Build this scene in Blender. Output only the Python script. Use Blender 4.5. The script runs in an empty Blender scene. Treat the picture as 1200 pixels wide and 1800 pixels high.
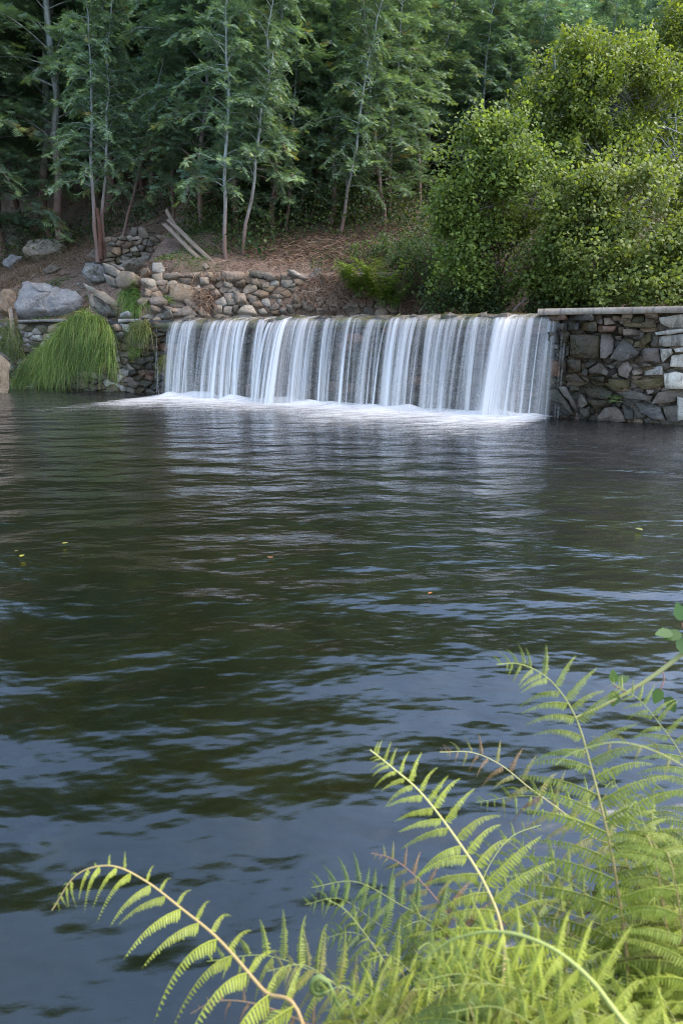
import bpy, math, random
import numpy as np
from mathutils import Vector, Matrix
R = math.radians
random.seed(7)
rng = np.random.default_rng(7)
sc = bpy.context.scene
COL = sc.collection

# ------------------------------------------------------------------ camera, world, sun, exposure
EYE = np.array((0.0, 0.0, 1.5))
PITCH = math.atan(311 / 1200)
cam_d = bpy.data.cameras.new('camera')
cam = bpy.data.objects.new('camera', cam_d); COL.objects.link(cam)
cam.location = EYE; cam.rotation_euler = (math.pi / 2 - PITCH, 0, 0)
cam_d.sensor_fit = 'VERTICAL'; cam_d.sensor_height = 36; cam_d.sensor_width = 24; cam_d.lens = 24
cam_d.clip_start = 0.05; cam_d.clip_end = 500
cam_d.dof.use_dof = True; cam_d.dof.focus_distance = 11.0; cam_d.dof.aperture_fstop = 7.0
sc.camera = cam

SUN_EL, SUN_AZ = 52, 86           # azimuth clockwise from +Y: high on the right, veiled
world = bpy.data.worlds.new('World'); sc.world = world; world.use_nodes = True
wn = world.node_tree.nodes; wl = world.node_tree.links
bgn = wn['Background']; sky = wn.new('ShaderNodeTexSky'); sky.sky_type = 'NISHITA'
sky.sun_disc = False; sky.sun_elevation = R(SUN_EL); sky.sun_rotation = R(SUN_AZ)
sky.air_density = 1.0; sky.dust_density = 1.5; sky.ozone_density = 2.0
wl.new(sky.outputs[0], bgn.inputs[0]); bgn.inputs[1].default_value = 0.15
sun_d = bpy.data.lights.new('sun', 'SUN'); sun_d.energy = 1.5; sun_d.angle = R(60); sun_d.color = (1, 0.92, 0.82)
sun = bpy.data.objects.new('sun', sun_d); COL.objects.link(sun)
sd = Vector((math.sin(R(SUN_AZ)) * math.cos(R(SUN_EL)), math.cos(R(SUN_AZ)) * math.cos(R(SUN_EL)), math.sin(R(SUN_EL))))
sun.rotation_euler = sd.to_track_quat('Z', 'Y').to_euler(); sun.location = (0, 0, 30)
sc.view_settings.view_transform = 'Standard'; sc.view_settings.look = 'None'
sc.view_settings.gamma = 1; sc.view_settings.use_curve_mapping = False
sc.view_settings.exposure = 2.15
sc.render.engine = 'CYCLES'
sc.cycles.max_bounces = 7; sc.cycles.diffuse_bounces = 3; sc.cycles.glossy_bounces = 3
sc.cycles.transparent_max_bounces = 32; sc.cycles.use_denoising = True; sc.cycles.filter_width = 1.05; sc.cycles.sample_clamp_indirect = 4; sc.cycles.denoising_prefilter = 'NONE'; sc.cycles.use_adaptive_sampling = False

# ------------------------------------------------------------------ geometry helpers
FW = np.array((0, math.cos(PITCH), -math.sin(PITCH))); UP = np.array((0, math.sin(PITCH), math.cos(PITCH)))
RT = np.array((1.0, 0, 0))
def ray(u, v): return FW + RT * ((u - 600) / 1200) + UP * ((900 - v) / 1200)
def at_y(u, v, y): r = ray(u, v); return EYE + r * (y / r[1])
def at_z(u, v, z): r = ray(u, v); return EYE + r * ((z - EYE[2]) / r[2])
def at_c(u, v, c): return EYE + ray(u, v) * c           # c: metres in front of the lens
def on_plane(u, v, p, n):
    r = ray(u, v); return EYE + r * (np.dot(np.asarray(p) - EYE, n) / np.dot(r, n))

DAM0 = np.array((-4.45, 17.85, 0.0)); DD = np.array((0.859, -0.512, 0.0)); DD /= np.linalg.norm(DD)
DN = np.array((DD[1], -DD[0], 0.0))                       # faces the camera
def dam(s, z, o=0.0): return DAM0 + DD * s + DN * o + np.array((0, 0, z))
def dam_sz(u, v, o=0.0):
    p = on_plane(u, v, DAM0 + DN * o, DN) - DAM0
    return float(np.dot(p, DD)), float(p[2])

_ph = rng.uniform(0, 6.28, (24,)); _dr = rng.normal(0, 1, (24, 3)); _dr /= np.linalg.norm(_dr, axis=1)[:, None]
_fq = 2 ** rng.uniform(0, 2.2, 24)
def nz(p, f=1.0, k=0):
    """cheap smooth noise about -1..1 of points (N,3)"""
    p = np.atleast_2d(p) * f + k * 7.31
    a = np.sin(p @ (_dr * _fq[:, None]).T + _ph) / _fq ** 0.6
    b = np.sin(p[:, :1] * 1.7 + a[:, :6].sum(1, keepdims=True))
    return a.sum(1) / 3.2 + 0.3 * b[:, 0]

def smooth01(x): x = np.clip(x, 0, 1); return x * x * (3 - 2 * x)

WATER_UP = 1.86
def bank_y(x):
    return np.where(x < 2.5, 18.6, 18.6 - 0.22 * (x - 2.5))
def height(x, y):
    x = np.asarray(x, float); y = np.asarray(y, float)
    dy = DAM0[1] + DD[1] / DD[0] * (x - DAM0[0])            # dam line y at this x
    left = smooth01((-5.0 - x) / 1.2)                        # 1 on the left bank
    yb = bank_y(x) * (1 - left) + (dy + 0.25) * left
    base = 1.9 * left + (1 - left) * (3.1 - 0.9 * smooth01((x - 2.2) / 2.0))
    t = y - yb
    up = smooth01(t / (0.75 * (1 - left) + 0.1))
    mound = 0.2 * np.exp(-((x - 0.1) / 2.0) ** 2 - ((y - 21.0) / 1.2) ** 2)
    slope = (0.55 * left + 0.42 * (1 - left)) * np.clip(t - 0.4, 0, None) + 0.006 * np.clip(t - 10, 0, 40) ** 1.5
    z = 0.9 * (1 - up) + base * up + slope + mound * up
    p = np.stack([x, y, x * 0], -1).reshape(-1, 3)
    z = z + (0.10 * nz(p, 0.9) + 0.04 * nz(p, 2.6, 1)).reshape(x.shape) * up
    return z
def on_ground(u, v, y0=15.0, y1=70.0):
    r = ray(u, v)
    ys = np.arange(y0, y1, 0.04); P = EYE + r[None] * (ys / r[1])[:, None]
    hit = np.nonzero(P[:, 2] < height(P[:, 0], P[:, 1]))[0]
    if len(hit) == 0: return P[-1]
    return P[hit[0]]

def mesh_np(name, V, F, col=None, smooth=False, uv=None):
    me = bpy.data.meshes.new(name)
    V = np.ascontiguousarray(V, np.float32); F = np.ascontiguousarray(F, np.int32)
    me.vertices.add(len(V)); me.vertices.foreach_set('co', V.ravel())
    k = F.shape[1]
    me.loops.add(F.size); me.loops.foreach_set('vertex_index', F.ravel())
    me.polygons.add(len(F)); me.polygons.foreach_set('loop_start', np.arange(0, F.size, k, dtype=np.int32))
    if smooth: me.polygons.foreach_set('use_smooth', np.ones(len(F), bool))
    me.update(calc_edges=True)
    if col is not None:
        ca = me.color_attributes.new('Col', 'FLOAT_COLOR', 'POINT')
        c = np.ones((len(V), 4), np.float32); c[:, :col.shape[1]] = col
        ca.data.foreach_set('color', c.ravel())
    if uv is not None:
        ul = me.uv_layers.new(name='UVMap'); ul.data.foreach_set('uv', np.asarray(uv, np.float32)[F.ravel()].ravel())
    return me

class Geo:
    """collects triangles/quads (quads are split) with point colours"""
    def __init__(s): s.V = []; s.F = []; s.C = []; s.n = 0
    def add(s, V, F, c=(1, 1, 1)):
        V = np.asarray(V, float).reshape(-1, 3); F = np.asarray(F, int)
        if F.shape[1] == 4: F = np.concatenate([F[:, [0, 1, 2]], F[:, [0, 2, 3]]])
        s.V.append(V); s.F.append(F + s.n); s.n += len(V)
        c = np.asarray(c, float); s.C.append(np.broadcast_to(c, (len(V), 3)))
    def tube(s, P, r, k=6, c=(1, 1, 1)):
        P = np.asarray(P, float); n = len(P); r = np.broadcast_to(r, (n,))
        T = np.gradient(P, axis=0); T /= np.linalg.norm(T, axis=1)[:, None] + 1e-9
        ref = np.array((0, 0, 1.0)) if abs(T[0][2]) < 0.8 else np.array((1.0, 0, 0))
        A = np.cross(T, ref); A /= np.linalg.norm(A, axis=1)[:, None] + 1e-9; B = np.cross(T, A)
        th = np.arange(k) * 2 * np.pi / k
        V = P[:, None] + r[:, None, None] * (A[:, None] * np.cos(th)[None, :, None] + B[:, None] * np.sin(th)[None, :, None])
        i = np.arange(n - 1)[:, None] * k; j = np.arange(k)[None]
        q = np.stack([i + j, i + (j + 1) % k, i + k + (j + 1) % k, i + k + j], -1).reshape(-1, 4)
        cc = np.repeat(np.asarray(c, float), k, axis=0) if np.ndim(c) == 2 else c
        s.add(V.reshape(-1, 3), q, cc)
    def mesh(s, name, smooth=False):
        return mesh_np(name, np.concatenate(s.V), np.concatenate(s.F), np.concatenate(s.C), smooth)

def obj(name, me, mat=None, parent=None, loc=None):
    o = bpy.data.objects.new(name, me); COL.objects.link(o)
    if mat is not None and me is not None and not me.materials: me.materials.append(mat)
    if loc is not None: o.location = loc
    if parent is not None: o.parent = parent
    return o
def tag(o, label, cat, group=None):
    o['label'] = label; o['category'] = cat
    if group: o['group'] = group
    return o
def kind(o, k, label=None):
    o['kind'] = k
    if label: o['label'] = label
    return o
def thing(name, label, cat, loc, group=None):
    o = bpy.data.objects.new(name, None); COL.objects.link(o); o.empty_display_size = 0.1
    o.location = loc; tag(o, label, cat, group); return o
def catmull(P, n):
    P = np.asarray(P, float); Q = np.vstack([2 * P[0] - P[1], P, 2 * P[-1] - P[-2]])
    out = []
    for t in np.linspace(0, len(P) - 1 - 1e-6, n):
        i = int(t); f = t - i; a, b, c, d = Q[i:i + 4]
        out.append(0.5 * (2 * b + (c - a) * f + (2 * a - 5 * b + 4 * c - d) * f * f + (3 * b - a - 3 * c + d) * f ** 3))
    return np.array(out)

# ------------------------------------------------------------------ materials
def new_mat(name):
    m = bpy.data.materials.new(name); m.use_nodes = True
    nt = m.node_tree; nt.nodes.clear()
    return m, nt
class N:
    def __init__(s, nt): s.nt = nt
    def __call__(s, typ, ins=None, **props):
        n = s.nt.nodes.new('ShaderNode' + typ)
        for k, v in props.items(): setattr(n, k, v)
        for k, v in (ins or {}).items():
            sock = n.inputs[k]
            if isinstance(v, bpy.types.NodeSocket): s.nt.links.new(v, sock)
            else: sock.default_value = v
        return n
    def noise(s, scale, detail=5, rough=0.55, vec=None, dist=0.0):
        i = {'Scale': scale, 'Detail': detail, 'Roughness': rough, 'Distortion': dist}
        if vec is not None: i['Vector'] = vec
        return s('TexNoise', i).outputs['Fac']
    def ramp(s, fac, stops, interp='LINEAR'):
        n = s('ValToRGB', {'Fac': fac}); cr = n.color_ramp; cr.interpolation = interp
        while len(cr.elements) < len(stops): cr.elements.new(0.5)
        for e, (p, c) in zip(cr.elements, stops):
            e.position = p; e.color = (c, c, c, 1) if np.isscalar(c) else (*c, 1)
        return n.outputs['Color']
    def mix(s, f, a, b, blend='MIX'):
        n = s('Mix', data_type='RGBA', blend_type=blend)
        for k, v in ((0, f), (6, a), (7, b)):
            if isinstance(v, bpy.types.NodeSocket): s.nt.links.new(v, n.inputs[k])
            elif k == 0: n.inputs[0].default_value = v
            else: n.inputs[k].default_value = (*v, 1)
        return n.outputs[2]
    def math(s, op, a, b=None, clamp=False):
        n = s('Math', operation=op, use_clamp=clamp)
        for k, v in ((0, a), (1, b)):
            if v is None: continue
            if isinstance(v, bpy.types.NodeSocket): s.nt.links.new(v, n.inputs[k])
            else: n.inputs[k].default_value = v
        return n.outputs[0]
    def out(s, sh): s.nt.links.new(sh, s('OutputMaterial').inputs['Surface'])

def mat_stone(name, ca, cb, lichen=0.3, lich_c=(0.5, 0.49, 0.46), moss=0.0, moss_c=(0.055, 0.07, 0.015), rough=0.85, dirt=(0.12, 0.075, 0.045), dirt_a=0.3, bump=1.0, streak=False):
    m, nt = new_mat(name); g = N(nt)
    pos = g('NewGeometry').outputs['Position']; rnd = g('ObjectInfo').outputs['Random']
    base = g.mix(g.ramp(g.noise(3.5, 7, 0.65, pos), [(0.3, 0.0), (0.7, 1.0)]), ca, cb)
    hv = g('HueSaturation', {'Hue': 0.5, 'Saturation': g.math('ADD', g.math('MULTIPLY', rnd, 0.6), 0.7),
                             'Value': g.math('ADD', g.math('MULTIPLY', g.math('FRACT', g.math('MULTIPLY', rnd, 7.3)), 0.75), 0.6), 'Color': base}).outputs[0]
    c = g.mix(g.math('MULTIPLY', g.ramp(g.noise(2.0, 6, 0.7, pos), [(0.5, 0.0), (0.62, 1.0)]), dirt_a), hv, dirt)
    c = g.mix(g.math('MULTIPLY', g.ramp(g.noise(5.0, 8, 0.75, pos, 0.6), [(0.54, 0.0), (0.62, 1.0)]), lichen), c, lich_c)
    c = g.mix(g.math('MULTIPLY', g.ramp(g.noise(2.6, 6, 0.7, pos, 0.3), [(0.42, 0.0), (0.56, 1.0)]), moss), c, moss_c)
    c = g.mix(g.math('MULTIPLY', g.ramp(g.noise(60, 3, 0.6, pos), [(0.35, 1.0), (0.6, 0.0)]), 0.35), c, (0.02, 0.018, 0.016))
    if streak:
        sv = g('VectorMath', {0: pos, 1: (9.0, 9.0, 1.1)}, operation='MULTIPLY').outputs[0]
        c = g.mix(g.math('MULTIPLY', g.ramp(g.noise(1.0, 5, 0.7, sv), [(0.5, 0.0), (0.62, 1.0)]), 0.6), c, (0.06, 0.05, 0.045))
    h = g.math('ADD', g.noise(9, 9, 0.7, pos), g.math('MULTIPLY', g('TexVoronoi', {'Vector': pos, 'Scale': 7.0}, feature='DISTANCE_TO_EDGE').outputs[0], 0.5))
    bp = g('Bump', {'Strength': bump, 'Distance': 0.05, 'Height': h})
    rr = g.math('ADD', g.math('MULTIPLY', g.noise(12, 4, 0.6, pos), 0.3), rough - 0.15)
    b = g('BsdfPrincipled', {'Base Color': c, 'Roughness': rr, 'Normal': bp.outputs[0], 'Specular IOR Level': 0.4})
    g.out(b.outputs[0]); return m

M_grey = mat_stone('grey_rock', (0.155, 0.128, 0.10), (0.285, 0.243, 0.195), 0.45, (0.47, 0.42, 0.35), 0.12, dirt_a=0.5)
M_blue = mat_stone('bluish_rock', (0.145, 0.138, 0.134), (0.26, 0.25, 0.243), 0.35, (0.42, 0.40, 0.37), 0.05, dirt_a=0.4)
M_brown = mat_stone('brown_stone', (0.125, 0.086, 0.06), (0.235, 0.17, 0.12), 0.25, (0.34, 0.31, 0.27), 0.12)
M_tan = mat_stone('tan_stone', (0.175, 0.13, 0.092), (0.30, 0.235, 0.175), 0.25, (0.38, 0.35, 0.31), 0.06)
M_slate = mat_stone('slate', (0.062, 0.048, 0.037), (0.15, 0.122, 0.096), 0.35, (0.38, 0.34, 0.28), 0.15, rough=0.6, dirt_a=0.65)
M_purple = mat_stone('purplish_stone', (0.12, 0.085, 0.065), (0.2, 0.15, 0.12), 0.15, (0.36, 0.31, 0.26), 0.08, rough=0.7, dirt_a=0.55)
M_wetmoss = mat_stone('wet_mossy_stone', (0.020, 0.013, 0.005), (0.06, 0.038, 0.013), 0.12, (0.16, 0.13, 0.08), 0.6, (0.030, 0.026, 0.006), rough=0.32)
M_wet = mat_stone('wet_dark_stone', (0.024, 0.019, 0.015), (0.065, 0.05, 0.036), 0.2, (0.22, 0.2, 0.17), 0.35, (0.04, 0.04, 0.01), rough=0.35)
M_rust = mat_stone('rusty_wet_stone', (0.075, 0.035, 0.02), (0.14, 0.07, 0.042), 0.15, (0.3, 0.26, 0.22), 0.15, rough=0.45)
M_mossy = mat_stone('mossy_stone', (0.075, 0.055, 0.027), (0.16, 0.12, 0.065), 0.2, (0.36, 0.31, 0.24), 0.6, (0.06, 0.055, 0.015), rough=0.75)
M_white = mat_stone('limewashed_stone', (0.34, 0.295, 0.235), (0.58, 0.525, 0.45), 0.5, (0.66, 0.61, 0.54), 0.0, dirt=(0.2, 0.16, 0.12), dirt_a=0.6, bump=0.5, streak=True)
M_conc = mat_stone('old_concrete', (0.19, 0.155, 0.125), (0.31, 0.265, 0.22), 0.35, (0.40, 0.37, 0.33), 0.0, dirt=(0.16, 0.12, 0.085), dirt_a=0.5, bump=0.35, streak=True)
M_mortar = mat_stone('old_mortar', (0.07, 0.048, 0.028), (0.17, 0.125, 0.08), 0.25, (0.30, 0.26, 0.2), 0.25, (0.09, 0.08, 0.03))
M_mortarwet = mat_stone('wet_mortar', (0.028, 0.022, 0.014), (0.07, 0.055, 0.03), 0.1, (0.14, 0.12, 0.09), 0.5, (0.03, 0.03, 0.008), rough=0.4)
M_mossycap = mat_stone('mossy_wet_crest', (0.05, 0.045, 0.02), (0.13, 0.105, 0.06), 0.25, (0.3, 0.28, 0.22), 0.8, (0.06, 0.065, 0.012), rough=0.3)

def mat_ground():
    m, nt = new_mat('leaf_littered_earth'); g = N(nt)
    pos = g('NewGeometry').outputs['Position']
    c = g.mix(g.ramp(g.noise(1.2, 6, 0.65, pos), [(0.35, 0.0), (0.65, 1.0)]), (0.115, 0.066, 0.042), (0.215, 0.13, 0.083))
    c = g.mix(g.ramp(g.noise(22, 6, 0.75, pos), [(0.42, 0.0), (0.64, 1.0)]), c, (0.28, 0.19, 0.13))
    c = g.mix(g.ramp(g.noise(38, 4, 0.7, pos), [(0.5, 0.0), (0.6, 0.8)]), c, (0.03, 0.02, 0.014))
    c = g.mix(g.ramp(g.noise(0.9, 5, 0.7, pos, 0.4), [(0.58, 0.0), (0.70, 0.55)]), c, (0.07, 0.085, 0.022))
    h = g.math('ADD', g.noise(14, 9, 0.75, pos), g.noise(50, 4, 0.7, pos))
    b = g('BsdfPrincipled', {'Base Color': c, 'Roughness': 0.95, 'Normal': g('Bump', {'Strength': 0.9, 'Distance': 0.05, 'Height': h}).outputs[0]})
    g.out(b.outputs[0]); return m
M_ground = mat_ground()

def mat_leaf(name, trans=0.35, rough=0.5, spec=0.35, tint=(1, 1, 1), tr_tint=(1.3, 1.35, 0.6)):
    m, nt = new_mat(name); g = N(nt)
    c = g('VertexColor', layer_name='Col').outputs[0]
    rnd = g('ObjectInfo').outputs['Random']
    c = g('HueSaturation', {'Hue': 0.5, 'Saturation': 1.0, 'Value': g.math('ADD', g.math('MULTIPLY', rnd, 0.35), 0.83), 'Color': g.mix(1.0, c, tint, 'MULTIPLY')}).outputs[0]
    b = g('BsdfPrincipled', {'Base Color': c, 'Roughness': rough, 'Specular IOR Level': spec})
    t = g('BsdfTranslucent', {'Color': g.mix(1.0, c, tr_tint, 'MULTIPLY')})
    x = g('MixShader', {0: trans, 1: b.outputs[0], 2: t.outputs[0]})
    g.out(x.outputs[0]); return m
M_acacia = mat_leaf('feathery_foliage', 0.3, 0.55, tint=(2.6, 2.38, 2.1))
M_hazed = mat_leaf('haze_paled_foliage', 0.25, 0.6, tint=(3.5, 3.3, 3.4))  # paler tint puts distance haze into the leaf colour
M_alder = mat_leaf('broad_foliage', 0.45, 0.5, 0.3)
M_grass = mat_leaf('grass_blades', 0.35, 0.45)
M_fern = mat_leaf('fern_leaf', 0.35, 0.5)
M_litter = mat_leaf('dry_litter', 0.1, 0.9, 0.1, tr_tint=(1, 1, 1))
M_stem = mat_leaf('plant_stem', 0.0, 0.55)

def mat_bark(ca=(0.13, 0.145, 0.13), cb=(0.30, 0.33, 0.31)):
    m, nt = new_mat('bark'); g = N(nt)
    tc = g('TexCoord').outputs['Object']; z = g('SeparateXYZ', {0: tc}).outputs[2]
    pos = g('NewGeometry').outputs['Position']
    sv = g('VectorMath', {0: pos, 1: (14.0, 14.0, 2.5)}, operation='MULTIPLY').outputs[0]
    n1 = g.noise(1.0, 6, 0.65, sv)
    c = g.mix(g.ramp(n1, [(0.35, 0.0), (0.65, 1.0)]), ca, cb)
    low = g.ramp(g.math('ADD', g.math('MULTIPLY', z, 0.17), g.math('MULTIPLY', n1, 0.35)), [(0.35, 1.0), (0.85, 0.0)])
    c = g.mix(low, c, g.mix(n1, (0.10, 0.06, 0.045), (0.20, 0.115, 0.085)))
    b = g('BsdfPrincipled', {'Base Color': c, 'Roughness': 0.8, 'Normal': g('Bump', {'Strength': 0.5, 'Distance': 0.02, 'Height': n1}).outputs[0]})
    g.out(b.outputs[0]); return m
M_bark = mat_bark()

def mat_wood():
    m, nt = new_mat('weathered_wood'); g = N(nt)
    tc = g('TexCoord').outputs['Object']
    sv = g('VectorMath', {0: tc, 1: (2.0, 40.0, 40.0)}, operation='MULTIPLY').outputs[0]
    n1 = g.noise(1.0, 6, 0.7, sv)
    c = g.mix(g.ramp(n1, [(0.3, 0.0), (0.7, 1.0)]), (0.085, 0.056, 0.036), (0.29, 0.215, 0.15))
    b = g('BsdfPrincipled', {'Base Color': c, 'Roughness': 0.85, 'Normal': g('Bump', {'Strength': 0.6, 'Distance': 0.01, 'Height': n1}).outputs[0]})
    g.out(b.outputs[0]); return m
M_wood = mat_wood()

def mat_water(name, ripple=1.0, tint=(0.36, 0.42, 0.19)):
    m, nt = new_mat(name); g = N(nt)
    pos = g('NewGeometry').outputs['Position']
    # ripple strength falls off away from the foot of the falls
    dl = g('VectorMath', {0: pos, 1: tuple(DN)}, operation='DOT_PRODUCT').outputs['Value']
    dist = g.math('SUBTRACT', dl, float(np.dot(DAM0, DN)))
    near = g.ramp(g.math('MULTIPLY', dist, 0.1), [(0.05, 1.0), (0.45, 0.25), (0.8, 0.06)])
    rot = g('Mapping', {'Vector': pos, 'Rotation': (0, 0, R(-28)), 'Scale': (1.0, 1.9, 1.0)}).outputs[0]
    n1 = g.noise(5.0, 4, 0.55, rot); n2 = g.noise(0.95, 4, 0.45, rot)
    h = g.math('ADD', g.math('MULTIPLY', n1, g.math('MULTIPLY', near, 0.045 * ripple)), g.math('MULTIPLY', n2, 0.10 * ripple))
    bp = g('Bump', {'Strength': 1.0, 'Distance': 1.0, 'Height': h}).outputs[0]
    fr = g('Fresnel', {'IOR': 1.75, 'Normal': bp}).outputs[0]
    gl = g('BsdfGlossy', {'Color': (1, 1, 1, 1), 'Roughness': 0.18, 'Normal': bp})
    tr = g('BsdfTransparent', {'Color': (*tint, 1)})
    x = g('MixShader', {0: fr, 1: tr.outputs[0], 2: gl.outputs[0]})
    g.out(x.outputs[0]); return m
M_water = mat_water('pond_water')
M_river = mat_water('river_water', 0.4, (0.3, 0.3, 0.15))

def mat_bed():
    m, nt = new_mat('silty_bed'); g = N(nt)
    pos = g('NewGeometry').outputs['Position']
    c = g.mix(g.ramp(g.noise(0.5, 6, 0.6, pos), [(0.35, 0.0), (0.65, 1.0)]), (0.05, 0.055, 0.014), (0.13, 0.105, 0.038))
    c = g.mix(g.ramp(g.noise(3.0, 5, 0.7, pos), [(0.52, 0.0), (0.68, 0.6)]), c, (0.2, 0.16, 0.08))
    b = g('BsdfPrincipled', {'Base Color': c, 'Roughness': 0.9, 'Normal': g('Bump', {'Strength': 0.7, 'Distance': 0.08, 'Height': g.noise(5, 6, 0.6, pos)}).outputs[0]})
    g.out(b.outputs[0]); return m
M_bed = mat_bed()

def mat_fall():
    """falling water: white streaked sheet; Col.r = coverage across and down the sheet, UV.x = metres across, UV.y = metres down"""
    m, nt = new_mat('falling_water'); g = N(nt)
    uv = g('UVMap').outputs[0]
    cov = g('SeparateColor', {0: g('VertexColor', layer_name='Col').outputs[0]}).outputs[0]
    s1 = g('VectorMath', {0: uv, 1: (14.0, 0.22, 0)}, operation='MULTIPLY').outputs[0]
    s2 = g('VectorMath', {0: uv, 1: (55.0, 0.3, 0)}, operation='MULTIPLY').outputs[0]
    st = g.math('ADD', g.math('MULTIPLY', g.noise(1.0, 2, 0.5, s1, 0.1), 0.8), g.math('MULTIPLY', g.noise(1.0, 2, 0.6, s2), 0.2))
    st = g.ramp(st, [(0.37, 0.08), (0.5, 0.6), (0.63, 1.3)])
    s3 = g('VectorMath', {0: uv, 1: (3.1, 0.12, 0)}, operation='MULTIPLY').outputs[0]
    st = g.math('MULTIPLY', st, g.ramp(g.noise(1.0, 2, 0.5, s3), [(0.36, 0.35), (0.6, 1.3)]))
    a = g.math('MULTIPLY', cov, st, clamp=True)
    d = g('BsdfDiffuse', {'Color': (0.74, 0.70, 0.66, 1)}); t = g('BsdfTranslucent', {'Color': (0.74, 0.70, 0.66, 1)})
    gl = g('BsdfGlossy', {'Roughness': 0.25, 'Color': (1, 1, 1, 1)})
    w = g('MixShader', {0: 0.35, 1: d.outputs[0], 2: t.outputs[0]})
    w = g('MixShader', {0: 0.06, 1: w.outputs[0], 2: gl.outputs[0]})
    x = g('MixShader', {0: a, 1: g('BsdfTransparent').outputs[0], 2: w.outputs[0]})
    g.out(x.outputs[0]); return m
M_fall = mat_fall()

def mat_foam():
    m, nt = new_mat('white_foam'); g = N(nt)
    uv = g('UVMap').outputs[0]
    cov = g('SeparateColor', {0: g('VertexColor', layer_name='Col').outputs[0]}).outputs[0]
    a1 = g('VectorMath', {0: uv, 1: (2.2, 0.8, 0)}, operation='MULTIPLY').outputs[0]
    n = g.math('ADD', g.math('MULTIPLY', g.noise(2.2, 6, 0.65, a1, 0.8), 0.7), g.math('MULTIPLY', g.noise(9, 4, 0.6, a1, 0.5), 0.3))
    a = g.math('MULTIPLY', g.math('SUBTRACT', n, g.math('SUBTRACT', 0.63, g.math('MULTIPLY', cov, 0.6))), 2.2, clamp=True)
    a = g.math('MULTIPLY', a, g.math('MULTIPLY', cov, 3.0, clamp=True))
    d = g('BsdfDiffuse', {'Color': (0.70, 0.69, 0.67, 1)}); t = g('BsdfTranslucent', {'Color': (0.70, 0.69, 0.67, 1)})
    w = g('MixShader', {0: 0.3, 1: d.outputs[0], 2: t.outputs[0]})
    x = g('MixShader', {0: a, 1: g('BsdfTransparent').outputs[0], 2: w.outputs[0]})
    g.out(x.outputs[0]); return m
M_foam = mat_foam()

# ------------------------------------------------------------------ the setting
def grid_xy(xs, ys):
    X, Y = np.meshgrid(xs, ys); ny, nx = X.shape
    i = np.arange(ny - 1)[:, None] * nx + np.arange(nx - 1)[None]
    F = np.stack([i, i + 1, i + nx + 1, i + nx], -1).reshape(-1, 4)
    return X, Y, F
# hillside behind the weir
xs = np.concatenate([np.arange(-60, -14, 1.5), np.arange(-14, 12, 0.16), np.arange(12, 62, 1.5)])
ys = np.concatenate([np.arange(10.5, 28, 0.16), np.arange(28, 110, 1.5)])
X, Y, F = grid_xy(xs, ys)
Z = height(X, Y)
inland = (X - DAM0[0]) * (-DN[0]) + (Y - DAM0[1]) * (-DN[1])      # metres behind the weir line
Z = np.where(inland < 0.12, -0.95, Z)
Z = np.where((inland < 1.0) & (X > -5.2), np.minimum(Z, 0.9), Z)
keep = (inland.ravel()[F] > -0.6).any(1)
kind(obj('hillside', mesh_np('hillside', np.stack([X, Y, Z], -1).reshape(-1, 3), F[keep], smooth=True), M_ground), 'structure')
# pond bed
xs = np.arange(-30, 30.1, 0.5); ys = np.arange(-4, 26, 0.5)
X, Y, F = grid_xy(xs, ys)
P = np.stack([X, Y, X * 0], -1).reshape(-1, 3)
Z = -0.95 + 0.16 * nz(P, 0.8, 3) + 0.25 * smooth01((3.5 - P[:, 1]) / 3.0)
P[:, 2] = Z
kind(obj('pond_bed', mesh_np('pond_bed', P, F, smooth=True), M_bed), 'structure')
# near bank under the camera
xs = np.arange(-12, 12.1, 0.15); ys = np.arange(-8, 1.0, 0.15)
X, Y, F = grid_xy(xs, ys)
P = np.stack([X, Y, X * 0], -1).reshape(-1, 3)
edge = 0.62 + 0.12 * np.sin(P[:, 0] * 1.3) + 0.12 * smooth01(P[:, 0] / 0.6)
P[:, 2] = -0.9 + 1.15 * smooth01((edge + 0.35 - P[:, 1]) / 0.45) + 0.06 * np.clip(-P[:, 1], 0, 9) + 0.04 * nz(P, 2.0, 5)
kind(obj('near_bank', mesh_np('near_bank', P, F, smooth=True), M_ground), 'structure')
# pond water: ripples as geometry
xs = np.concatenate([np.arange(-30, -9.5, 0.8), np.arange(-9.5, 8.5, 0.065), np.arange(8.5, 30, 0.8)])
ys = np.concatenate([np.arange(-3, 0.6, 0.4), np.arange(0.6, 5, 0.05), np.arange(5, 20, 0.07), np.arange(20, 26, 0.8)])
X, Y, F = grid_xy(xs, ys)
px, py = X.ravel(), Y.ravel()
wd = (px - DAM0[0]) * DN[0] + (py - DAM0[1]) * DN[1]               # metres downstream of the weir
Zw = np.zeros_like(px)
wr = np.random.default_rng(3)
P2 = np.stack([px, py, px * 0], -1)
wx = 0.10 * nz(P2, 0.9, 2); wy = 0.10 * nz(P2, 0.9, 4)
for i in range(64):
    lam = 0.20 * 2 ** wr.uniform(0, 2.2)
    a0 = math.atan2(DN[1], DN[0]) + wr.normal(0, 0.95)
    k = 2 * np.pi / lam
    amp = 0.0006 * lam ** 0.9 * wr.uniform(0.5, 1.4)
    env = np.clip(0.4 + 0.8 * np.sin(px * wr.uniform(0.5, 1.9) + py * wr.uniform(-1.5, 1.5) + wr.uniform(0, 6)), 0, 1.2)
    Zw += amp * env * np.sin(k * ((px + wx) * math.cos(a0) + (py + wy) * math.sin(a0)) + wr.uniform(0, 6.28))
Zw *= 0.55 + 0.9 * np.exp(-np.clip(wd, 0, 99) / 2.5)
P2[:, 2] = Zw
sel = (wd.reshape(X.shape).ravel()[F] > -0.05).any(1)
kind(obj('pond_water', mesh_np('pond_water', P2, F[sel], smooth=True), M_water), 'structure')
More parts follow.
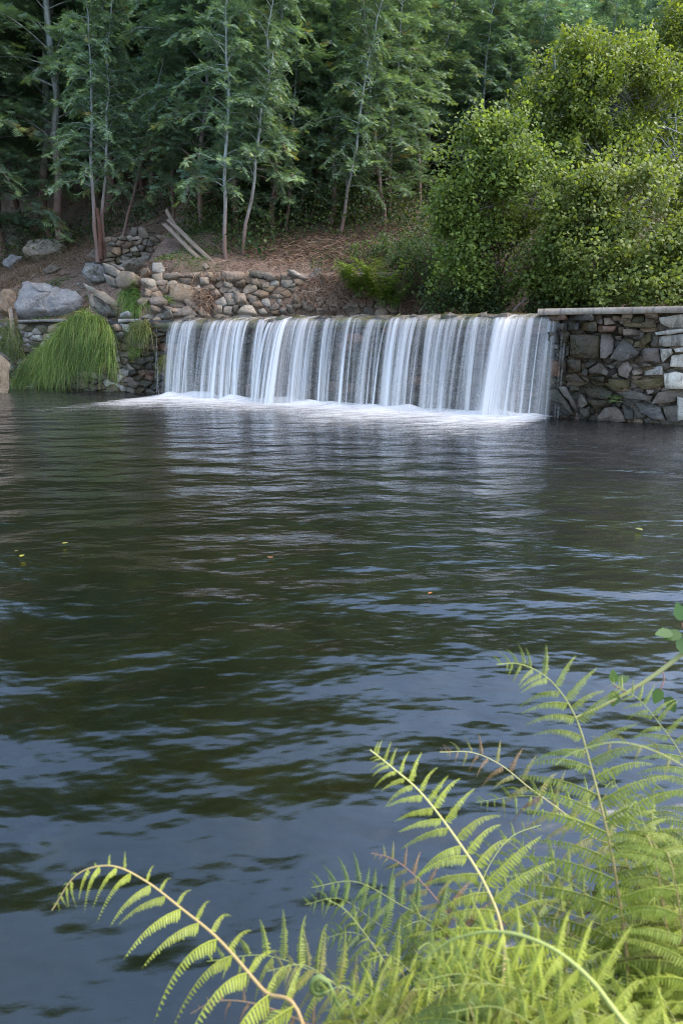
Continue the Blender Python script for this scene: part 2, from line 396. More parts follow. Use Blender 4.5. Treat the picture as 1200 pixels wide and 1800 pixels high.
# water held back above the weir
a = [dam(-1.2, WATER_UP, -0.55), dam(22, WATER_UP, -0.55), np.array((40, 22, WATER_UP)), np.array((-8, 22, WATER_UP))]
kind(obj('river_water', mesh_np('river_water', np.array(a), np.array([[0, 1, 2, 3]])), M_river), 'structure')

# ------------------------------------------------------------------ stones
def ring_poly(poly, n, jit, r):
    poly = np.asarray(poly, float); q = np.vstack([poly, poly[:1]])
    seg = np.linalg.norm(np.diff(q, axis=0), axis=1); L = np.concatenate([[0], np.cumsum(seg)])
    t = (np.arange(n) + r.uniform(-0.25, 0.25, n)) / n * L[-1]
    if n >= len(poly) + 3:                              # keep the true corners
        for c in L[:-1]:
            t[np.argmin(np.abs(t - c))] = c
    t = np.sort(t % L[-1])
    out = np.stack([np.interp(t, L, q[:, k]) for k in (0, 1)], 1)
    cen = out.mean(0); sz = math.sqrt(max(1e-4, np.ptp(out[:, 0]) * np.ptp(out[:, 1])))
    return out + r.normal(0, jit * sz, out.shape), cen, sz
def stone(name, poly, frame, depth, mat, parent=None, n=10, rings=((1.0, -0.35), (1.0, 0.72), (0.9, 1.0)), jit=0.02, gap=0.010, smooth=False, lump=0.14, tilt=0.7):
    """a solid stone: poly in the (ex, ey) plane of frame, standing out along ez by depth"""
    O, ex, ey, ez = frame
    r = np.random.default_rng(random.randrange(1 << 30))
    pts, cen, sz = ring_poly(poly, n, jit, r)
    dl = pts - cen; ln = np.linalg.norm(dl, axis=1)[:, None]
    pts = cen + dl * np.clip(1 - gap / np.maximum(ln, 1e-3), 0.5, 1)
    dl = pts - cen; k0 = r.uniform(0, 9)
    ta, tb = r.normal(0, tilt, 2) * depth / max(sz, 0.05)
    V = []
    for f, d in rings:
        q = cen + dl * f * (1 + (r.normal(0, 0.03, (n, 1)) if f < 1 else 0))
        if n >= 18 and d > 0: q = q + dl * f * 0.10 * nz(np.concatenate([q, q[:, :1] * 0 + d * 2], 1), 2.5 / max(sz, 0.3), 4)[:, None]
        dd = depth * d + (depth * lump * r.normal(0, 1, n) + (q - cen) @ np.array((ta, tb)) if d > 0 else 0)
        if n >= 18 and d > 0:
            q3 = np.concatenate([q, q[:, :1] * 0 + k0], 1); rid = nz(q3, 3.2 / max(sz, 0.3), 2); dd = dd + depth * (0.22 * rid - 0.30 * np.exp(-(nz(q3, 2.1 / max(sz, 0.3), 7) / 0.12) ** 2))
        V.append(np.concatenate([q, np.broadcast_to(dd, (n,))[:, None]], 1))
    m = len(rings)
    V.append(np.array([[*(cen + r.normal(0, 0.06 * sz, 2)), depth * (rings[-1][1] + 0.04 + r.normal(0, 0.06))]]))
    V = np.concatenate(V)
    F = []
    for k in range(m - 1):
        for i in range(n):
            j = (i + 1) % n; F += [(k * n + i, k * n + j, (k + 1) * n + j), (k * n + i, (k + 1) * n + j, (k + 1) * n + i)]
    for i in range(n): F.append(((m - 1) * n + i, (m - 1) * n + (i + 1) % n, m * n))
    F.append(None); F.pop()
    W = ex * V[:, :1] + ey * V[:, 1:2] + ez * V[:, 2:]
    base = ex * cen[0] + ey * cen[1]
    me = mesh_np(name, W - base, np.array(F), smooth=smooth)
    loc = O + base - (np.array(parent.location) if parent is not None else 0)
    return obj(name, me, mat, parent, loc)
BOULD = ((1.0, -0.5), (1.0, 0.25), (0.97, 0.6), (0.9, 0.8), (0.78, 0.9), (0.62, 0.96), (0.45, 1.0), (0.25, 1.0))
UPV = np.array((0, 0, 1.0))
def courses(s0, s1, z0, z1, h0, h1, l0, l1, r):
    z = z0
    while z < z1:
        h = r.uniform(h0, h1); s = s0 - r.uniform(0, l1)
        while s < s1:
            l = r.uniform(l0, l1); j = lambda: r.uniform(-0.27, 0.27) * h
            yield [(s + j(), z + j()), (s + l * 0.5, z + j() * 0.6), (s + l + j(), z + j()), (s + l + j(), z + h + j()), (s + l * 0.5 + j(), z + h + j()), (s + j(), z + h + j())], (s + l / 2, z + h / 2)
            s += l
        z += h
def rubble(x0, x1, y0, y1, cell, squash, r):
    """irregular rubble masonry: cells of a jittered, flattened point set"""
    xs_ = np.arange(x0 - cell, x1 + cell, cell); ys_ = np.arange(y0 - cell * squash, y1 + cell * squash, cell * squash)
    pts = np.array([(x + (k % 2) * cell * 0.5 + r.uniform(-0.38, 0.38) * cell, y + r.uniform(-0.38, 0.38) * cell * squash) for k, y in enumerate(ys_) for x in xs_])
    q = pts / np.array((1.0, squash)); q = q[r.uniform(0, 1, len(q)) > 0.12]
    for c in q:
        if not (x0 <= c[0] <= x1 and y0 <= c[1] * squash <= y1): continue
        d2 = ((q - c) ** 2).sum(1); nb = np.argsort(d2)[1:16]
        poly = [c + np.array(v) * cell * 1.5 for v in ((-1, -1), (1, -1), (1, 1), (-1, 1))]
        for b in q[nb]:
            mid = (b + c) / 2; nn_ = b - c; out = []
            for i in range(len(poly)):
                p, w = poly[i], poly[(i + 1) % len(poly)]; dp, dw = (p - mid) @ nn_, (w - mid) @ nn_
                if dp <= 0: out.append(p)
                if dp * dw < 0: out.append(p + (w - p) * (dp / (dp - dw)))
            poly = out
            if len(poly) < 3: break
        if len(poly) >= 3: yield [(p[0], p[1] * squash) for p in poly], (c[0], c[1] * squash)
def box(name, s0, s1, z0, z1, o0, o1, mat, parent=None, seg=1, rough=0.0):
    """a bar along the weir line, cut in seg lengths with an uneven face"""
    r = np.random.default_rng(random.randrange(1 << 30)); V = []; F = []
    S = np.linspace(s0, s1, seg + 1)
    for s in S:
        for (o, z) in ((o0, z0), (o1, z0), (o1, z1), (o0, z1)):
            V.append(dam(s, z + r.normal(0, rough), o + r.normal(0, rough)))
    for k in range(seg):
        for i in range(4): F.append((k * 4 + i, (k + 1) * 4 + i, (k + 1) * 4 + (i + 1) % 4, k * 4 + (i + 1) % 4))
    F += [(3, 2, 1, 0), tuple(seg * 4 + i for i in range(4))]
    V = np.array(V); base = np.array(parent.location) if parent is not None else np.zeros(3)
    return obj(name, mesh_np(name, V - base, np.array(F)), mat, parent)

S_R = dam_sz(962, 650)[0]         # where the falls end and the right wall begins
S_L = dam_sz(300, 650)[0]
# --- weir behind the falls
weir = thing('stone_weir', 'dark wet stone weir wall behind the curtains of falling water', 'weir', dam((S_L + S_R) / 2, 0, 0))
box('core', S_L - 0.4, S_R + 0.1, -1.0, 1.70, -0.62, -0.06, M_mortarwet, weir, 20, 0.004)
r = np.random.default_rng(11)
for poly, c in rubble(S_L - 0.3, S_R, -0.15, 1.66, 0.46, 0.42, r):
    stone('stone', poly, (DAM0 - DN * 0.06, DD, UPV, DN), r.uniform(0.04, 0.12), r.choice([M_wet, M_wet, M_wetmoss, M_wetmoss, M_rust]), weir)
# mossy crest, sloping down to the lip
S = np.linspace(S_L - 0.75, S_R + 0.15, 90)
V = []
for s in S:
    for o, z in ((-0.62, 1.60), (-0.60, 1.90), (-0.30, 1.875), (-0.05, 1.82), (0.05, 1.77), (0.06, 1.66), (-0.02, 1.65)):
        V.append(dam(s, z, o) + np.array((0, 0, 0.018)) * nz(np.array([[s * 2.2, o * 5, z]]), 1.0, 6)[0])
k = 7; i = np.arange(len(S) - 1)[:, None] * k; j = np.arange(k - 1)[None]
F = np.stack([i + j, i + k + j, i + k + j + 1, i + j + 1], -1).reshape(-1, 4)
obj('crest', mesh_np('crest', np.array(V) - np.array(weir.location), F, smooth=True), M_mossycap, weir)
r = np.random.default_rng(5)
for q in range(34):                                        # flat stones bedded in the crest
    s = r.uniform(S_L - 0.3, S_R - 0.2); w = r.uniform(0.15, 0.4); d = r.uniform(0.12, 0.25)
    fr = (dam(s, 1.80 + r.uniform(-0.01, 0.02), -0.02), DD, -DN * 0.97 + UPV * 0.22, UPV)
    stone('crest_stone', [(0, 0), (w, 0), (w, d), (0, d)], fr, 0.05, r.choice([M_wet, M_mossycap, M_slate]), weir, n=8)

# --- right wall: stones laid out one by one
rw = thing('stone_wall', 'rubble stone wall right of the falls, dark mossy to whitewashed, under concrete coping', 'wall', dam(S_R + 1.5, 0, 0))
box('core', S_R, S_R + 2.2, -1.0, 1.83, -0.75, -0.16, M_mortarwet, rw, 6, 0.004)
box('core', S_R + 0.9, S_R + 7.5, -1.0, 1.84, -0.7, -0.15, M_mortar, rw, 12, 0.006)
K = 260 / 1200
def cr(pts, x0, y0, k): return [(x0 + x * k, y0 + y * k) for x, y in pts]
W_, S_, B_, M_, R_, G_, O_, T_ = M_white, M_slate, M_brown, M_wetmoss, M_rust, M_purple, M_mossy, M_wet
RIGHT = [
 (R_, (105,110),(250,105),(260,150),(110,155)), (T_, (262,105),(475,100),(480,155),(268,160)), (T_, (120,172),(240,175),(240,235),(125,230)),
 (T_, (250,170),(355,168),(355,235),(250,232)), (M_, (362,168),(500,165),(510,245),(365,240)), (R_, (505,195),(660,200),(640,250),(515,250)), (B_, (500,140),(540,140),(545,185),(505,185)),
 (B_, (625,115),(685,120),(690,160),(630,155)), (O_, (720,155),(880,190),(965,150),(975,205),(900,220),(725,200)), (B_, (725,222),(890,235),(880,275),(730,275)),
 (B_, (672,205),(720,205),(715,260),(675,260)), (M_, (280,265),(520,270),(525,465),(275,455)), (M_, (235,240),(275,245),(275,330),(235,330)),
 (G_, (525,262),(600,262),(632,310),(625,420),(570,465),(530,462)), (S_, (640,285),(695,280),(700,310),(650,318)),
 (S_, (710,295),(800,375),(845,415),(815,450),(690,485),(612,462),(640,390)), (O_, (845,320),(880,270),(935,245),(940,320),(880,360)),
 (B_, (942,275),(1000,285),(985,365),(930,355)), (W_, (975,250),(1100,230),(1200,220),(1200,252),(1080,270),(980,272)), (W_, (1010,282),(1200,264),(1200,360),(1060,368),(990,360)),
 (W_, (1130,385),(1200,368),(1200,412),(1140,412)), (G_, (890,375),(1000,380),(1010,500),(870,480)), (W_, (1005,380),(1105,385),(1110,420),(1020,503)), (W_, (1100,440),(1200,425),(1200,535),(1090,530)),
 (M_, (250,465),(370,470),(370,575),(250,585)), (T_, (385,490),(500,490),(440,535),(390,540)), (S_, (420,560),(520,495),(600,575),(590,597),(430,590)),
 (S_, (575,520),(660,505),(625,548)), (G_, (665,530),(745,480),(785,540),(750,625),(670,600)), (B_, (790,530),(860,540),(865,585),(800,600),(780,570)),
 (S_, (850,498),(940,508),(935,530),(850,528)), (W_, (875,540),(1025,525),(1030,595),(880,600)), (W_, (1035,590),(1130,570),(1200,580),(1200,710),(1050,710)),
 (M_, (245,595),(330,585),(410,655),(250,650)), (O_, (575,630),(770,640),(760,700),(630,705)), (O_, (780,640),(1040,620),(1045,690),(870,715)),
 (M_, (360,690),(540,680),(630,740),(590,800),(440,780)), (T_, (265,680),(350,690),(355,730),(280,730)), (S_, (205,690),(250,690),(365,930),(330,925)),
 (S_, (335,760),(370,750),(430,830),(370,870),(345,840)), (T_, (350,870),(440,850),(430,940),(370,935)), (S_, (635,735),(800,725),(950,770),(930,810),(720,785)),
 (B_, (905,715),(965,715),(960,745),(912,745)), (S_, (955,820),(1000,735),(1130,715),(1200,720),(1200,800),(1060,825)), (S_, (800,820),(940,825),(1020,860),(1055,965),(960,955),(850,890)),
 (S_, (1030,850),(1200,830),(1200,985),(1060,975)), (B_, (500,940),(560,860),(660,850),(720,930),(725,975),(510,970)), (T_, (700,830),(790,880),(790,960),(725,950)),
 (M_, (440,800),(640,800),(600,850),(480,880)), (R_, (110,460),(195,490),(200,610),(110,615)), (R_, (85,620),(165,625),(160,680),(120,700),(90,680)),
 (T_, (100,715),(200,700),(320,925),(110,925)), (S_, (130,350),(185,350),(185,385),(130,385)), (W_, (1000,130),(1200,100),(1200,212),(1080,215),(1010,180)),
 (B_, (880,85),(990,85),(990,140),(890,135)), (B_, (550,130),(615,130),(650,185),(560,190)), (T_, (120,245),(180,245),(185,340),(120,340)), (T_, (190,245),(232,245),(232,345),(190,345)),
 (T_, (130,395),(235,360),(240,450),(205,480)), (T_, (250,340),(275,340),(272,440),(245,440)), (B_, (700,90),(790,90),(780,140),(700,135)), (T_, (205,500),(245,480),(245,600),(210,600)),
 (M_, (420,610),(560,610),(560,660),(430,655)), (T_, (385,545),(430,545),(420,600),(380,590)), (B_, (615,600),(660,580),(665,620),(620,622)), (O_, (985,720),(1000,725),(965,760),(950,755)),
 (T_, (180,625),(240,660),(240,685),(170,685)), (O_, (640,640),(560,670),(650,725),(700,720)), (B_, (790,600),(870,605),(820,640),(780,635)), (T_, (640,810),(710,800),(690,850),(650,845)),
]
frR = (DAM0 - DN * 0.09, DD, UPV, DN)
r = np.random.default_rng(21)
for mt, *pts in RIGHT:
    poly = [dam_sz(u, v, 0.03) for u, v in cr(pts, 940, 530, K)]
    stone('stone', poly, frR, r.uniform(0.08, 0.19), mt, rw, n=11 if len(pts) > 4 else 10, jit=0.012, gap=-0.004, lump=0.14)
for poly, c in rubble(S_R - 0.1, dam_sz(1210, 650)[0], -0.1, 1.8, 0.24, 0.55, r):
    stone('chink_stone', poly, (DAM0 - DN * 0.13, DD, UPV, DN), r.uniform(0.03, 0.07), r.choice([T_, M_, T_, B_] if c[0] < S_R + 1.2 else [B_, O_, B_, S_] if c[0] < S_R + 2.3 else [B_, G_, W_]), rw, n=8, gap=0.004)
for poly, c in courses(dam_sz(1201, 650)[0] + 0.12, S_R + 7, -0.1, 1.78, 0.2, 0.32, 0.35, 0.8, r):
    if c[0] > dam_sz(1201, 650)[0] + 0.2: stone('stone', poly, frR, r.uniform(0.07, 0.13), r.choice([M_white, M_grey, M_white, M_slate]), rw)
# coping
s0 = dam_sz(944, 546, 0.1)[0]
box('coping', s0, S_R + 7.6, 1.855, 1.965, -0.55, 0.09, M_conc, rw, 16, 0.002)

# --- left wall
lw = thing('stone_wall', 'low stone wall with thin ledge behind the big grass tussock, left of the falls', 'wall', dam(S_L - 3, 0, 0))
box('core', S_L - 9, S_L + 0.05, -1.0, 1.86, -0.6, -0.06, M_mortarwet, lw, 16, 0.006)
r = np.random.default_rng(31)
for poly, c in rubble(S_L - 8.0, S_L - 0.1, -0.08, 1.80, 0.36, 0.45, r):
    u_wet = c[0] > S_L - 1.35
    mt = r.choice([M_wet, M_wetmoss, M_wet, M_rust]) if u_wet else r.choice([M_grey, M_tan, M_tan, M_brown, M_grey, M_mossy, M_white])
    stone('stone', poly, (DAM0 - DN * 0.06, DD, UPV, DN), r.uniform(0.05, 0.16), mt, lw, n=9)
sA, sB = dam_sz(31, 560, 0.1)[0], dam_sz(135, 560, 0.1)[0]
box('ledge', sA, sB + 0.9, 1.86, 1.93, -0.45, 0.10, M_conc, lw, 14, 0.004)
s1, s2 = dam_sz(212, 560)[0], dam_sz(250, 560)[0]
box('ledge', s1, s2, 1.82, 1.90, -0.4, 0.08, M_conc, lw, 5, 0.006)
# post beside the left ledge
p0 = on_ground(32, 545)
pb = dam_sz(30, 560, 0.05)
post = box('timber_post', pb[0] - 0.22, pb[0] - 0.03, 0.9, 2.25, 0.0, 0.14, M_wood, None, 1, 0.006)
tag(post, 'weathered brown upright timber at the left end of the stone ledge', 'post')

# --- tumbled wall along the far bank
BP = np.array((0, 18.35, 1.8)); bn = np.array((0, -math.cos(R(24)), math.sin(R(24)))); be = np.array((0, math.sin(R(24)), math.cos(R(24)))); ex = np.array((1.0, 0, 0))
frB = (BP, ex, be, bn)
bnL = DN * math.cos(R(24)) + UPV * math.sin(R(24)); beL = UPV * math.cos(R(24)) - DN * math.sin(R(24)); BPL = np.array((-5.3, 18.36, 1.8))
frBL = (BPL, DD, beL, bnL)
def bank_left_xy(u, v):
    p = on_plane(u, v, BPL, bnL) - BPL; return float(p @ DD), float(p @ beL)
def bank_xy(u, v):
    p = on_plane(u, v, BP, bn) - BP; return float(p @ ex), float(p @ be)
bw = thing('dry_stone_wall', 'tumbled dry stone bank wall along the water above the weir', 'wall', (-1.5, 18.5, 1.8))
C3 = [(M_grey,(225,130),(290,140),(370,190),(350,245),(260,210)), (M_grey,(250,225),(330,260),(320,320),(270,315)),
 (M_grey,(645,110),(720,110),(750,165),(720,215),(650,205)), (M_tan,(335,260),(400,195),(500,215),(515,300),(420,340),(340,325)), (M_grey,(550,275),(600,255),(680,270),(685,335),(640,340),(560,305)),
 (M_tan,(640,230),(735,220),(742,300),(690,300)), (M_brown,(535,180),(620,180),(625,215),(580,235),(540,220)), (M_tan,(745,215),(860,205),(930,240),(800,265),(750,260)), (M_tan,(920,230),(1080,195),(1080,240),(1000,245)),
 (M_tan,(800,320),(920,295),(1060,345),(1050,450),(980,470),(850,460),(800,430)), (M_brown,(610,450),(670,370),(740,420),(785,460),(760,500),(650,500)), (M_brown,(745,510),(860,505),(880,560),(790,560)),
 (M_brown,(905,510),(960,490),(1050,580),(905,585)), (M_tan,(1000,505),(1100,510),(1160,585),(1080,595)), (M_tan,(1060,250),(1140,255),(1140,310),(1065,300)), (M_tan,(1070,390),(1115,390),(1115,440),(1070,445)),
 (M_grey,(750,565),(820,560),(830,600),(755,600)), (M_blue,(350,555),(455,550),(440,580),(350,582)), (M_grey,(85,320),(150,345),(135,390),(90,355)),
 (M_tan,(160,355),(230,370),(330,460),(320,495),(240,470),(150,405)), (M_tan,(300,130),(375,145),(370,180),(310,170)), (M_brown,(590,350),(650,370),(620,420),(580,410)), (M_brown,(700,340),(790,330),(790,390),(740,400)),
 (M_brown,(880,250),(990,270),(980,300),(900,300)), (M_brown,(640,510),(740,515),(740,560),(650,560)), (M_tan,(1120,200),(1170,205),(1190,250),(1130,250))]
C4 = [(M_brown,(95,195),(285,190),(290,260),(180,265),(100,255)), (M_slate,(330,200),(440,190),(480,215),(430,245),(345,245)), (M_brown,(345,250),(430,250),(420,300),(350,300)), (M_tan,(120,390),(175,385),(190,440),(130,445)),
 (M_tan,(190,340),(300,380),(310,460),(220,460)), (M_tan,(110,535),(170,490),(200,545),(150,550)), (M_brown,(195,490),(240,485),(225,540),(200,530)), (M_grey,(230,545),(290,480),(360,480),(395,545),(350,555)),
 (M_grey,(400,510),(450,495),(485,540),(430,545)), (M_brown,(500,500),(560,450),(590,490),(520,530)), (M_tan,(560,390),(600,395),(605,470),(575,475)), (M_grey,(585,510),(640,490),(645,540),(600,545)), (M_tan,(645,495),(690,490),(700,520),(670,530)),
 (M_brown,(690,470),(760,460),(765,485),(705,500)), (M_brown,(770,420),(870,400),(890,500),(840,520),(780,500)), (M_brown,(750,365),(850,360),(850,405),(770,405)), (M_brown,(890,430),(960,380),(985,440),(900,500)),
 (M_tan,(980,450),(1030,370),(1110,430),(1060,490),(1000,490)), (M_grey,(890,515),(980,480),(990,525),(900,530)), (M_grey,(650,185),(700,180),(775,210),(760,240),(700,225)), (M_brown,(475,230),(590,250),(560,270),(480,265)),
 (M_brown,(590,210),(690,240),(640,260),(600,250)), (M_grey,(880,165),(930,180),(950,240),(910,230)), (M_grey,(1100,170),(1160,170),(1150,220),(1105,215)), (M_grey,(670,300),(715,300),(710,320),(680,320)), (M_grey,(120,285),(190,290),(190,330),(130,330)),
 (M_brown,(200,270),(295,275),(290,310),(215,305)), (M_brown,(810,230),(880,235),(880,275),(820,275)), (M_brown,(510,530),(580,510),(600,545),(520,550)), (M_brown,(1000,500),(1060,490),(1060,535),(1010,535)), (M_brown,(1150,480),(1200,470),(1210,530),(1150,530)),
 (M_brown,(0,330),(60,340),(100,400),(0,400)), (M_brown,(320,400),(390,400),(380,450),(330,450)), (M_brown,(430,280),(500,280),(490,330),(440,330)), (M_brown,(700,400),(760,400),(750,450),(700,450))]
r = np.random.default_rng(41)
used = []
for lst, x0, y0, k in ((C3, 140, 440, 0.2), (C4, 370, 440, 1 / 4.8)):
    for mt, *pts in lst:
        px = cr(pts, x0, y0, k); lft = np.mean([p[0] for p in px]) < 248
        poly = [(bank_left_xy if lft else bank_xy)(u, v) for u, v in px]
        if lft: stone('stone', poly, frBL, r.uniform(0.06, 0.15), mt, bw, n=11, rings=((1.0, -0.9), (1.0, 0.65), (0.88, 1.0)), jit=0.015, gap=-0.004); continue
        a = np.array(poly); used.append((a.mean(0), max(np.ptp(a[:, 0]), np.ptp(a[:, 1])) / 2))
        stone('stone', poly, frB, r.uniform(0.06, 0.15), mt, bw, n=11, rings=((1.0, -0.9), (1.0, 0.65), (0.88, 1.0)), jit=0.015, gap=-0.004)
for poly, c in rubble(-5.2, 2.6, -0.02, 1.32, 0.30, 0.62, r):
    c = np.array(c)
    if any(np.linalg.norm((c - b) * (1, 1.3)) < rad * 0.75 for b, rad in used): continue
    hide = nz(np.array([[c[0] * 1.3, c[1] * 1.6, 0]]), 1.0, 12)[0]
    if hide > 0.25 + (1.0 - c[0]) * 0.06: continue                # bare earth and brush here
    stone('stone', poly, frB, r.uniform(0.03, 0.10), r.choice([M_brown, M_brown, M_tan, M_grey]), bw, n=8, rings=((1.0, -0.9), (1.0, 0.6), (0.88, 1.0)), jit=0.02, gap=0.008)
gx = np.arange(-5.25, 3.6, 0.12); gy = np.arange(-0.3, 1.5, 0.12); X, Y, F = grid_xy(gx, gy)
q = np.stack([X.ravel(), Y.ravel(), X.ravel() * 0], 1); off = -0.05 + 0.035 * nz(q, 2.2, 3) + 0.02 * nz(q, 6.0, 1) - 0.5 * np.clip(q[:, 1] - 1.25, 0, 1)
obj('earth_core', mesh_np('earth_core', BP + ex * q[:, :1] + be * q[:, 1:2] + bn * off[:, None] - np.array(bw.location), F, smooth=True), M_ground, bw)

# --- terrace wall further up, behind the tumbled wall
TP = np.array((0, 22.3, 3.3)); frT = (TP, ex, UPV, np.array((0, -1.0, 0)))
tw = thing('terrace_wall', 'small dry stone terrace wall behind the leaning planks', 'wall', (-6.3, 22.4, 3.3))
def ter_xy(u, v):
    p = on_plane(u, v, TP, np.array((0, -1.0, 0))) - TP; return float(p[0]), float(p[2])
x0, zt = ter_xy(188, 408); x1, zb = ter_xy(338, 478)
me = bpy.data.meshes.new('core')
V = np.array([(x, y, z) for x in (x0, x1 + 0.1) for y in (22.36, 23.4) for z in (zb - 0.6, zt - 0.06)]) - np.array(tw.location)
obj('core', mesh_np('core', V, np.array([(0, 1, 3, 2), (4, 6, 7, 5), (0, 4, 5, 1), (2, 3, 7, 6), (1, 5, 7, 3), (0, 2, 6, 4)])), M_ground, tw)
for poly, c in rubble(x0, x1, zb - 0.1, zt - 0.06, 0.25, 0.6, r):
    stone('stone', poly, frT, r.uniform(0.05, 0.16), r.choice([M_grey, M_brown, M_mossy, M_brown, M_slate]), tw, n=9, rings=((1.0, -0.9), (0.99, 0.6), (0.86, 1.0)))

# --- boulders on the left bank
def boulder(label, pts, x0, y0, k, depth, mat, back=0.0, lean=35, group=None, n=30):
    px = cr(pts, x0, y0, k); cu = sum(p[0] for p in px) / len(px); lowest = max(px, key=lambda p: p[1])
    g = on_ground(cu, lowest[1]) + np.array((0, back, 0))
    nrm = np.array((0.08, -math.cos(R(lean)), math.sin(R(lean)))); nrm /= np.linalg.norm(nrm)
    e1 = np.cross(UPV, nrm); e1 /= np.linalg.norm(e1); e1 = -e1 if e1[0] < 0 else e1
    e2 = np.cross(nrm, e1); e2 = -e2 if e2[2] < 0 else e2
    poly = []
    for u, v in px:
        p = on_plane(u, v, g, nrm) - g; poly.append((p @ e1, p @ e2))
    o = stone('boulder', poly, (g, e1, e2, nrm), depth, mat, None, n=n, rings=BOULD, jit=0.012, gap=0, lump=0.09, tilt=0.2)
    return tag(o, label, 'boulder', group)
C2 = (0, 360, 0.2)
boulder('big bluish grey cracked rock behind the grass tussock, above the thin ledge', [(150,985),(165,850),(225,705),(300,715),(460,715),(620,750),(730,830),(720,900),(640,960),(560,985)], *C2, 0.35, M_blue, lean=30)
boulder('grey rock outcrop nearest the left edge on the brown slope', [(50,330),(100,280),(190,310),(215,370),(180,415),(100,390)], *C2, 0.25, M_grey)
boulder('long broken grey outcrop lying across the brown dirt slope', [(210,420),(260,350),(350,330),(430,340),(560,360),(600,410),(560,450),(470,480),(330,490),(220,440)], *C2, 0.3, M_grey)
boulder('bluish rock beside the white pebbles at the left edge', [(40,520),(130,455),(215,475),(150,520),(90,570),(45,560)], *C2, 0.2, M_blue)
boulder('small half buried grey rock in the middle of the dirt slope', [(385,590),(450,540),(545,570),(500,600),(420,610)], *C2, 0.12, M_tan, n=20)
boulder('brownish rock just below the triple tree trunk', [(780,470),(830,425),(930,430),(950,500),(860,508)], *C2, 0.2, M_brown, n=22)
boulder('small whitish rock between the triple trunk and the terrace wall', [(952,450),(1010,450),(1020,500),(960,512)], *C2, 0.15, M_grey, n=18)
boulder('brown rock standing left of the big bluish rock', [(0,960),(10,830),(55,770),(150,790),(150,980)], *C2, 0.22, M_brown)
boulder('rounded grey boulder with a dark moss patch on its face', [(65,130),(180,130),(240,180),(250,290),(180,305),(100,290),(25,215),(50,180)], 140, 440, 0.2, 0.3, mat_stone('moss_spotted_rock', (0.24, 0.23, 0.215), (0.36, 0.34, 0.31), 0.5, (0.54, 0.52, 0.48), 0.55, (0.06, 0.05, 0.02)), lean=20)
boulder('flat pale slab lying on top of the tumbled wall', [(375,130),(470,95),(640,85),(635,185),(560,165),(390,170)], 140, 440, 0.2, 0.3, M_grey, back=-0.6, lean=35)
boulder('long sloping grey rock running down to the small grass tuft', [(95,420),(180,440),(340,560),(340,600),(250,600),(100,500)], 140, 440, 0.2, 0.22, M_grey, lean=35)
boulder('pale pointed stone at the top left corner of the falls', [(550,570),(590,555),(670,610),(640,622),(560,600)], 140, 440, 0.2, 0.15, M_tan, lean=40, n=18)
boulder('dark angular slab on the shaded slope behind the outcrops', [(545,215),(570,190),(620,190),(680,250),(680,270),(560,235)], *C2, 0.2, M_slate, n=20)
boulder('dark flat block under the angular slab on the shaded slope', [(545,270),(640,265),(670,320),(550,320)], *C2, 0.2, M_slate, n=18)
sl = [[(330,75),(380,110),(375,130),(340,110)], [(380,150),(445,152),(450,170),(385,172)], [(395,120),(450,125),(460,145),(400,145)], [(300,160),(370,165),(375,190),(305,185)], [(470,225),(530,235),(530,255),(470,245)], [(720,235),(780,230),(785,265),(725,268)], [(560,165),(600,160),(610,185),(560,185)], [(420,205),(480,210),(475,230),(425,228)], [(350,215),(400,220),(395,240),(350,240)]]
for pts in sl:
    boulder('thin flat stone of the tumbled heap in the shade on the upper left slope', pts, *C2, 0.1, random.choice([M_slate, M_brown, M_grey]), group='flat stones scattered on the shaded slope', n=12)
for (u, v) in ((8, 433), (12, 448), (22, 441), (5, 462), (15, 470), (28, 437), (3, 441), (62, 485), (43, 478), (120, 456), (113, 453), (140, 500), (147, 505), (10, 455)):
    g = on_ground(u, v); s = random.uniform(0.05, 0.1)
    o = stone('small_stone', [(-s, -s * .6), (s, -s * .7), (s * 1.1, s * .3), (0, s * .8), (-s, s * .4)], (g, ex, UPV, np.array((0, -1.0, 0))), 0.09, random.choice([M_grey, M_tan, M_white]), None, n=9, rings=((1.0, -0.6), (0.9, 0.6), (0.6, 1.0)))
    tag(o, 'fist sized pale stone lying loose on the brown dirt slope', 'stone', 'small loose stones on the dirt slope')
# pale boulder standing in the pond at the left edge
g = np.append(dam(S_L - 7.4, 0, 1.0)[:2], 0.55)
me_p = [(-1.4, -1.3), (0.05, -1.3), (0.24, -0.4), (0.18, 0.3), (0.0, 0.6), (-0.5, 0.85), (-1.4, 0.9)]
g = at_y(2, 650, 18.6)
o = stone('boulder', me_p, (g, ex, UPV * 0.9 + np.array((0, 0.43, 0)), np.array((0.3, -0.85, 0.43))), 0.5, M_grey, None, n=30, rings=BOULD, jit=0.012, gap=0, lump=0.08)
tag(o, 'smooth pale grey boulder at the waterline, cut by the left edge', 'boulder')

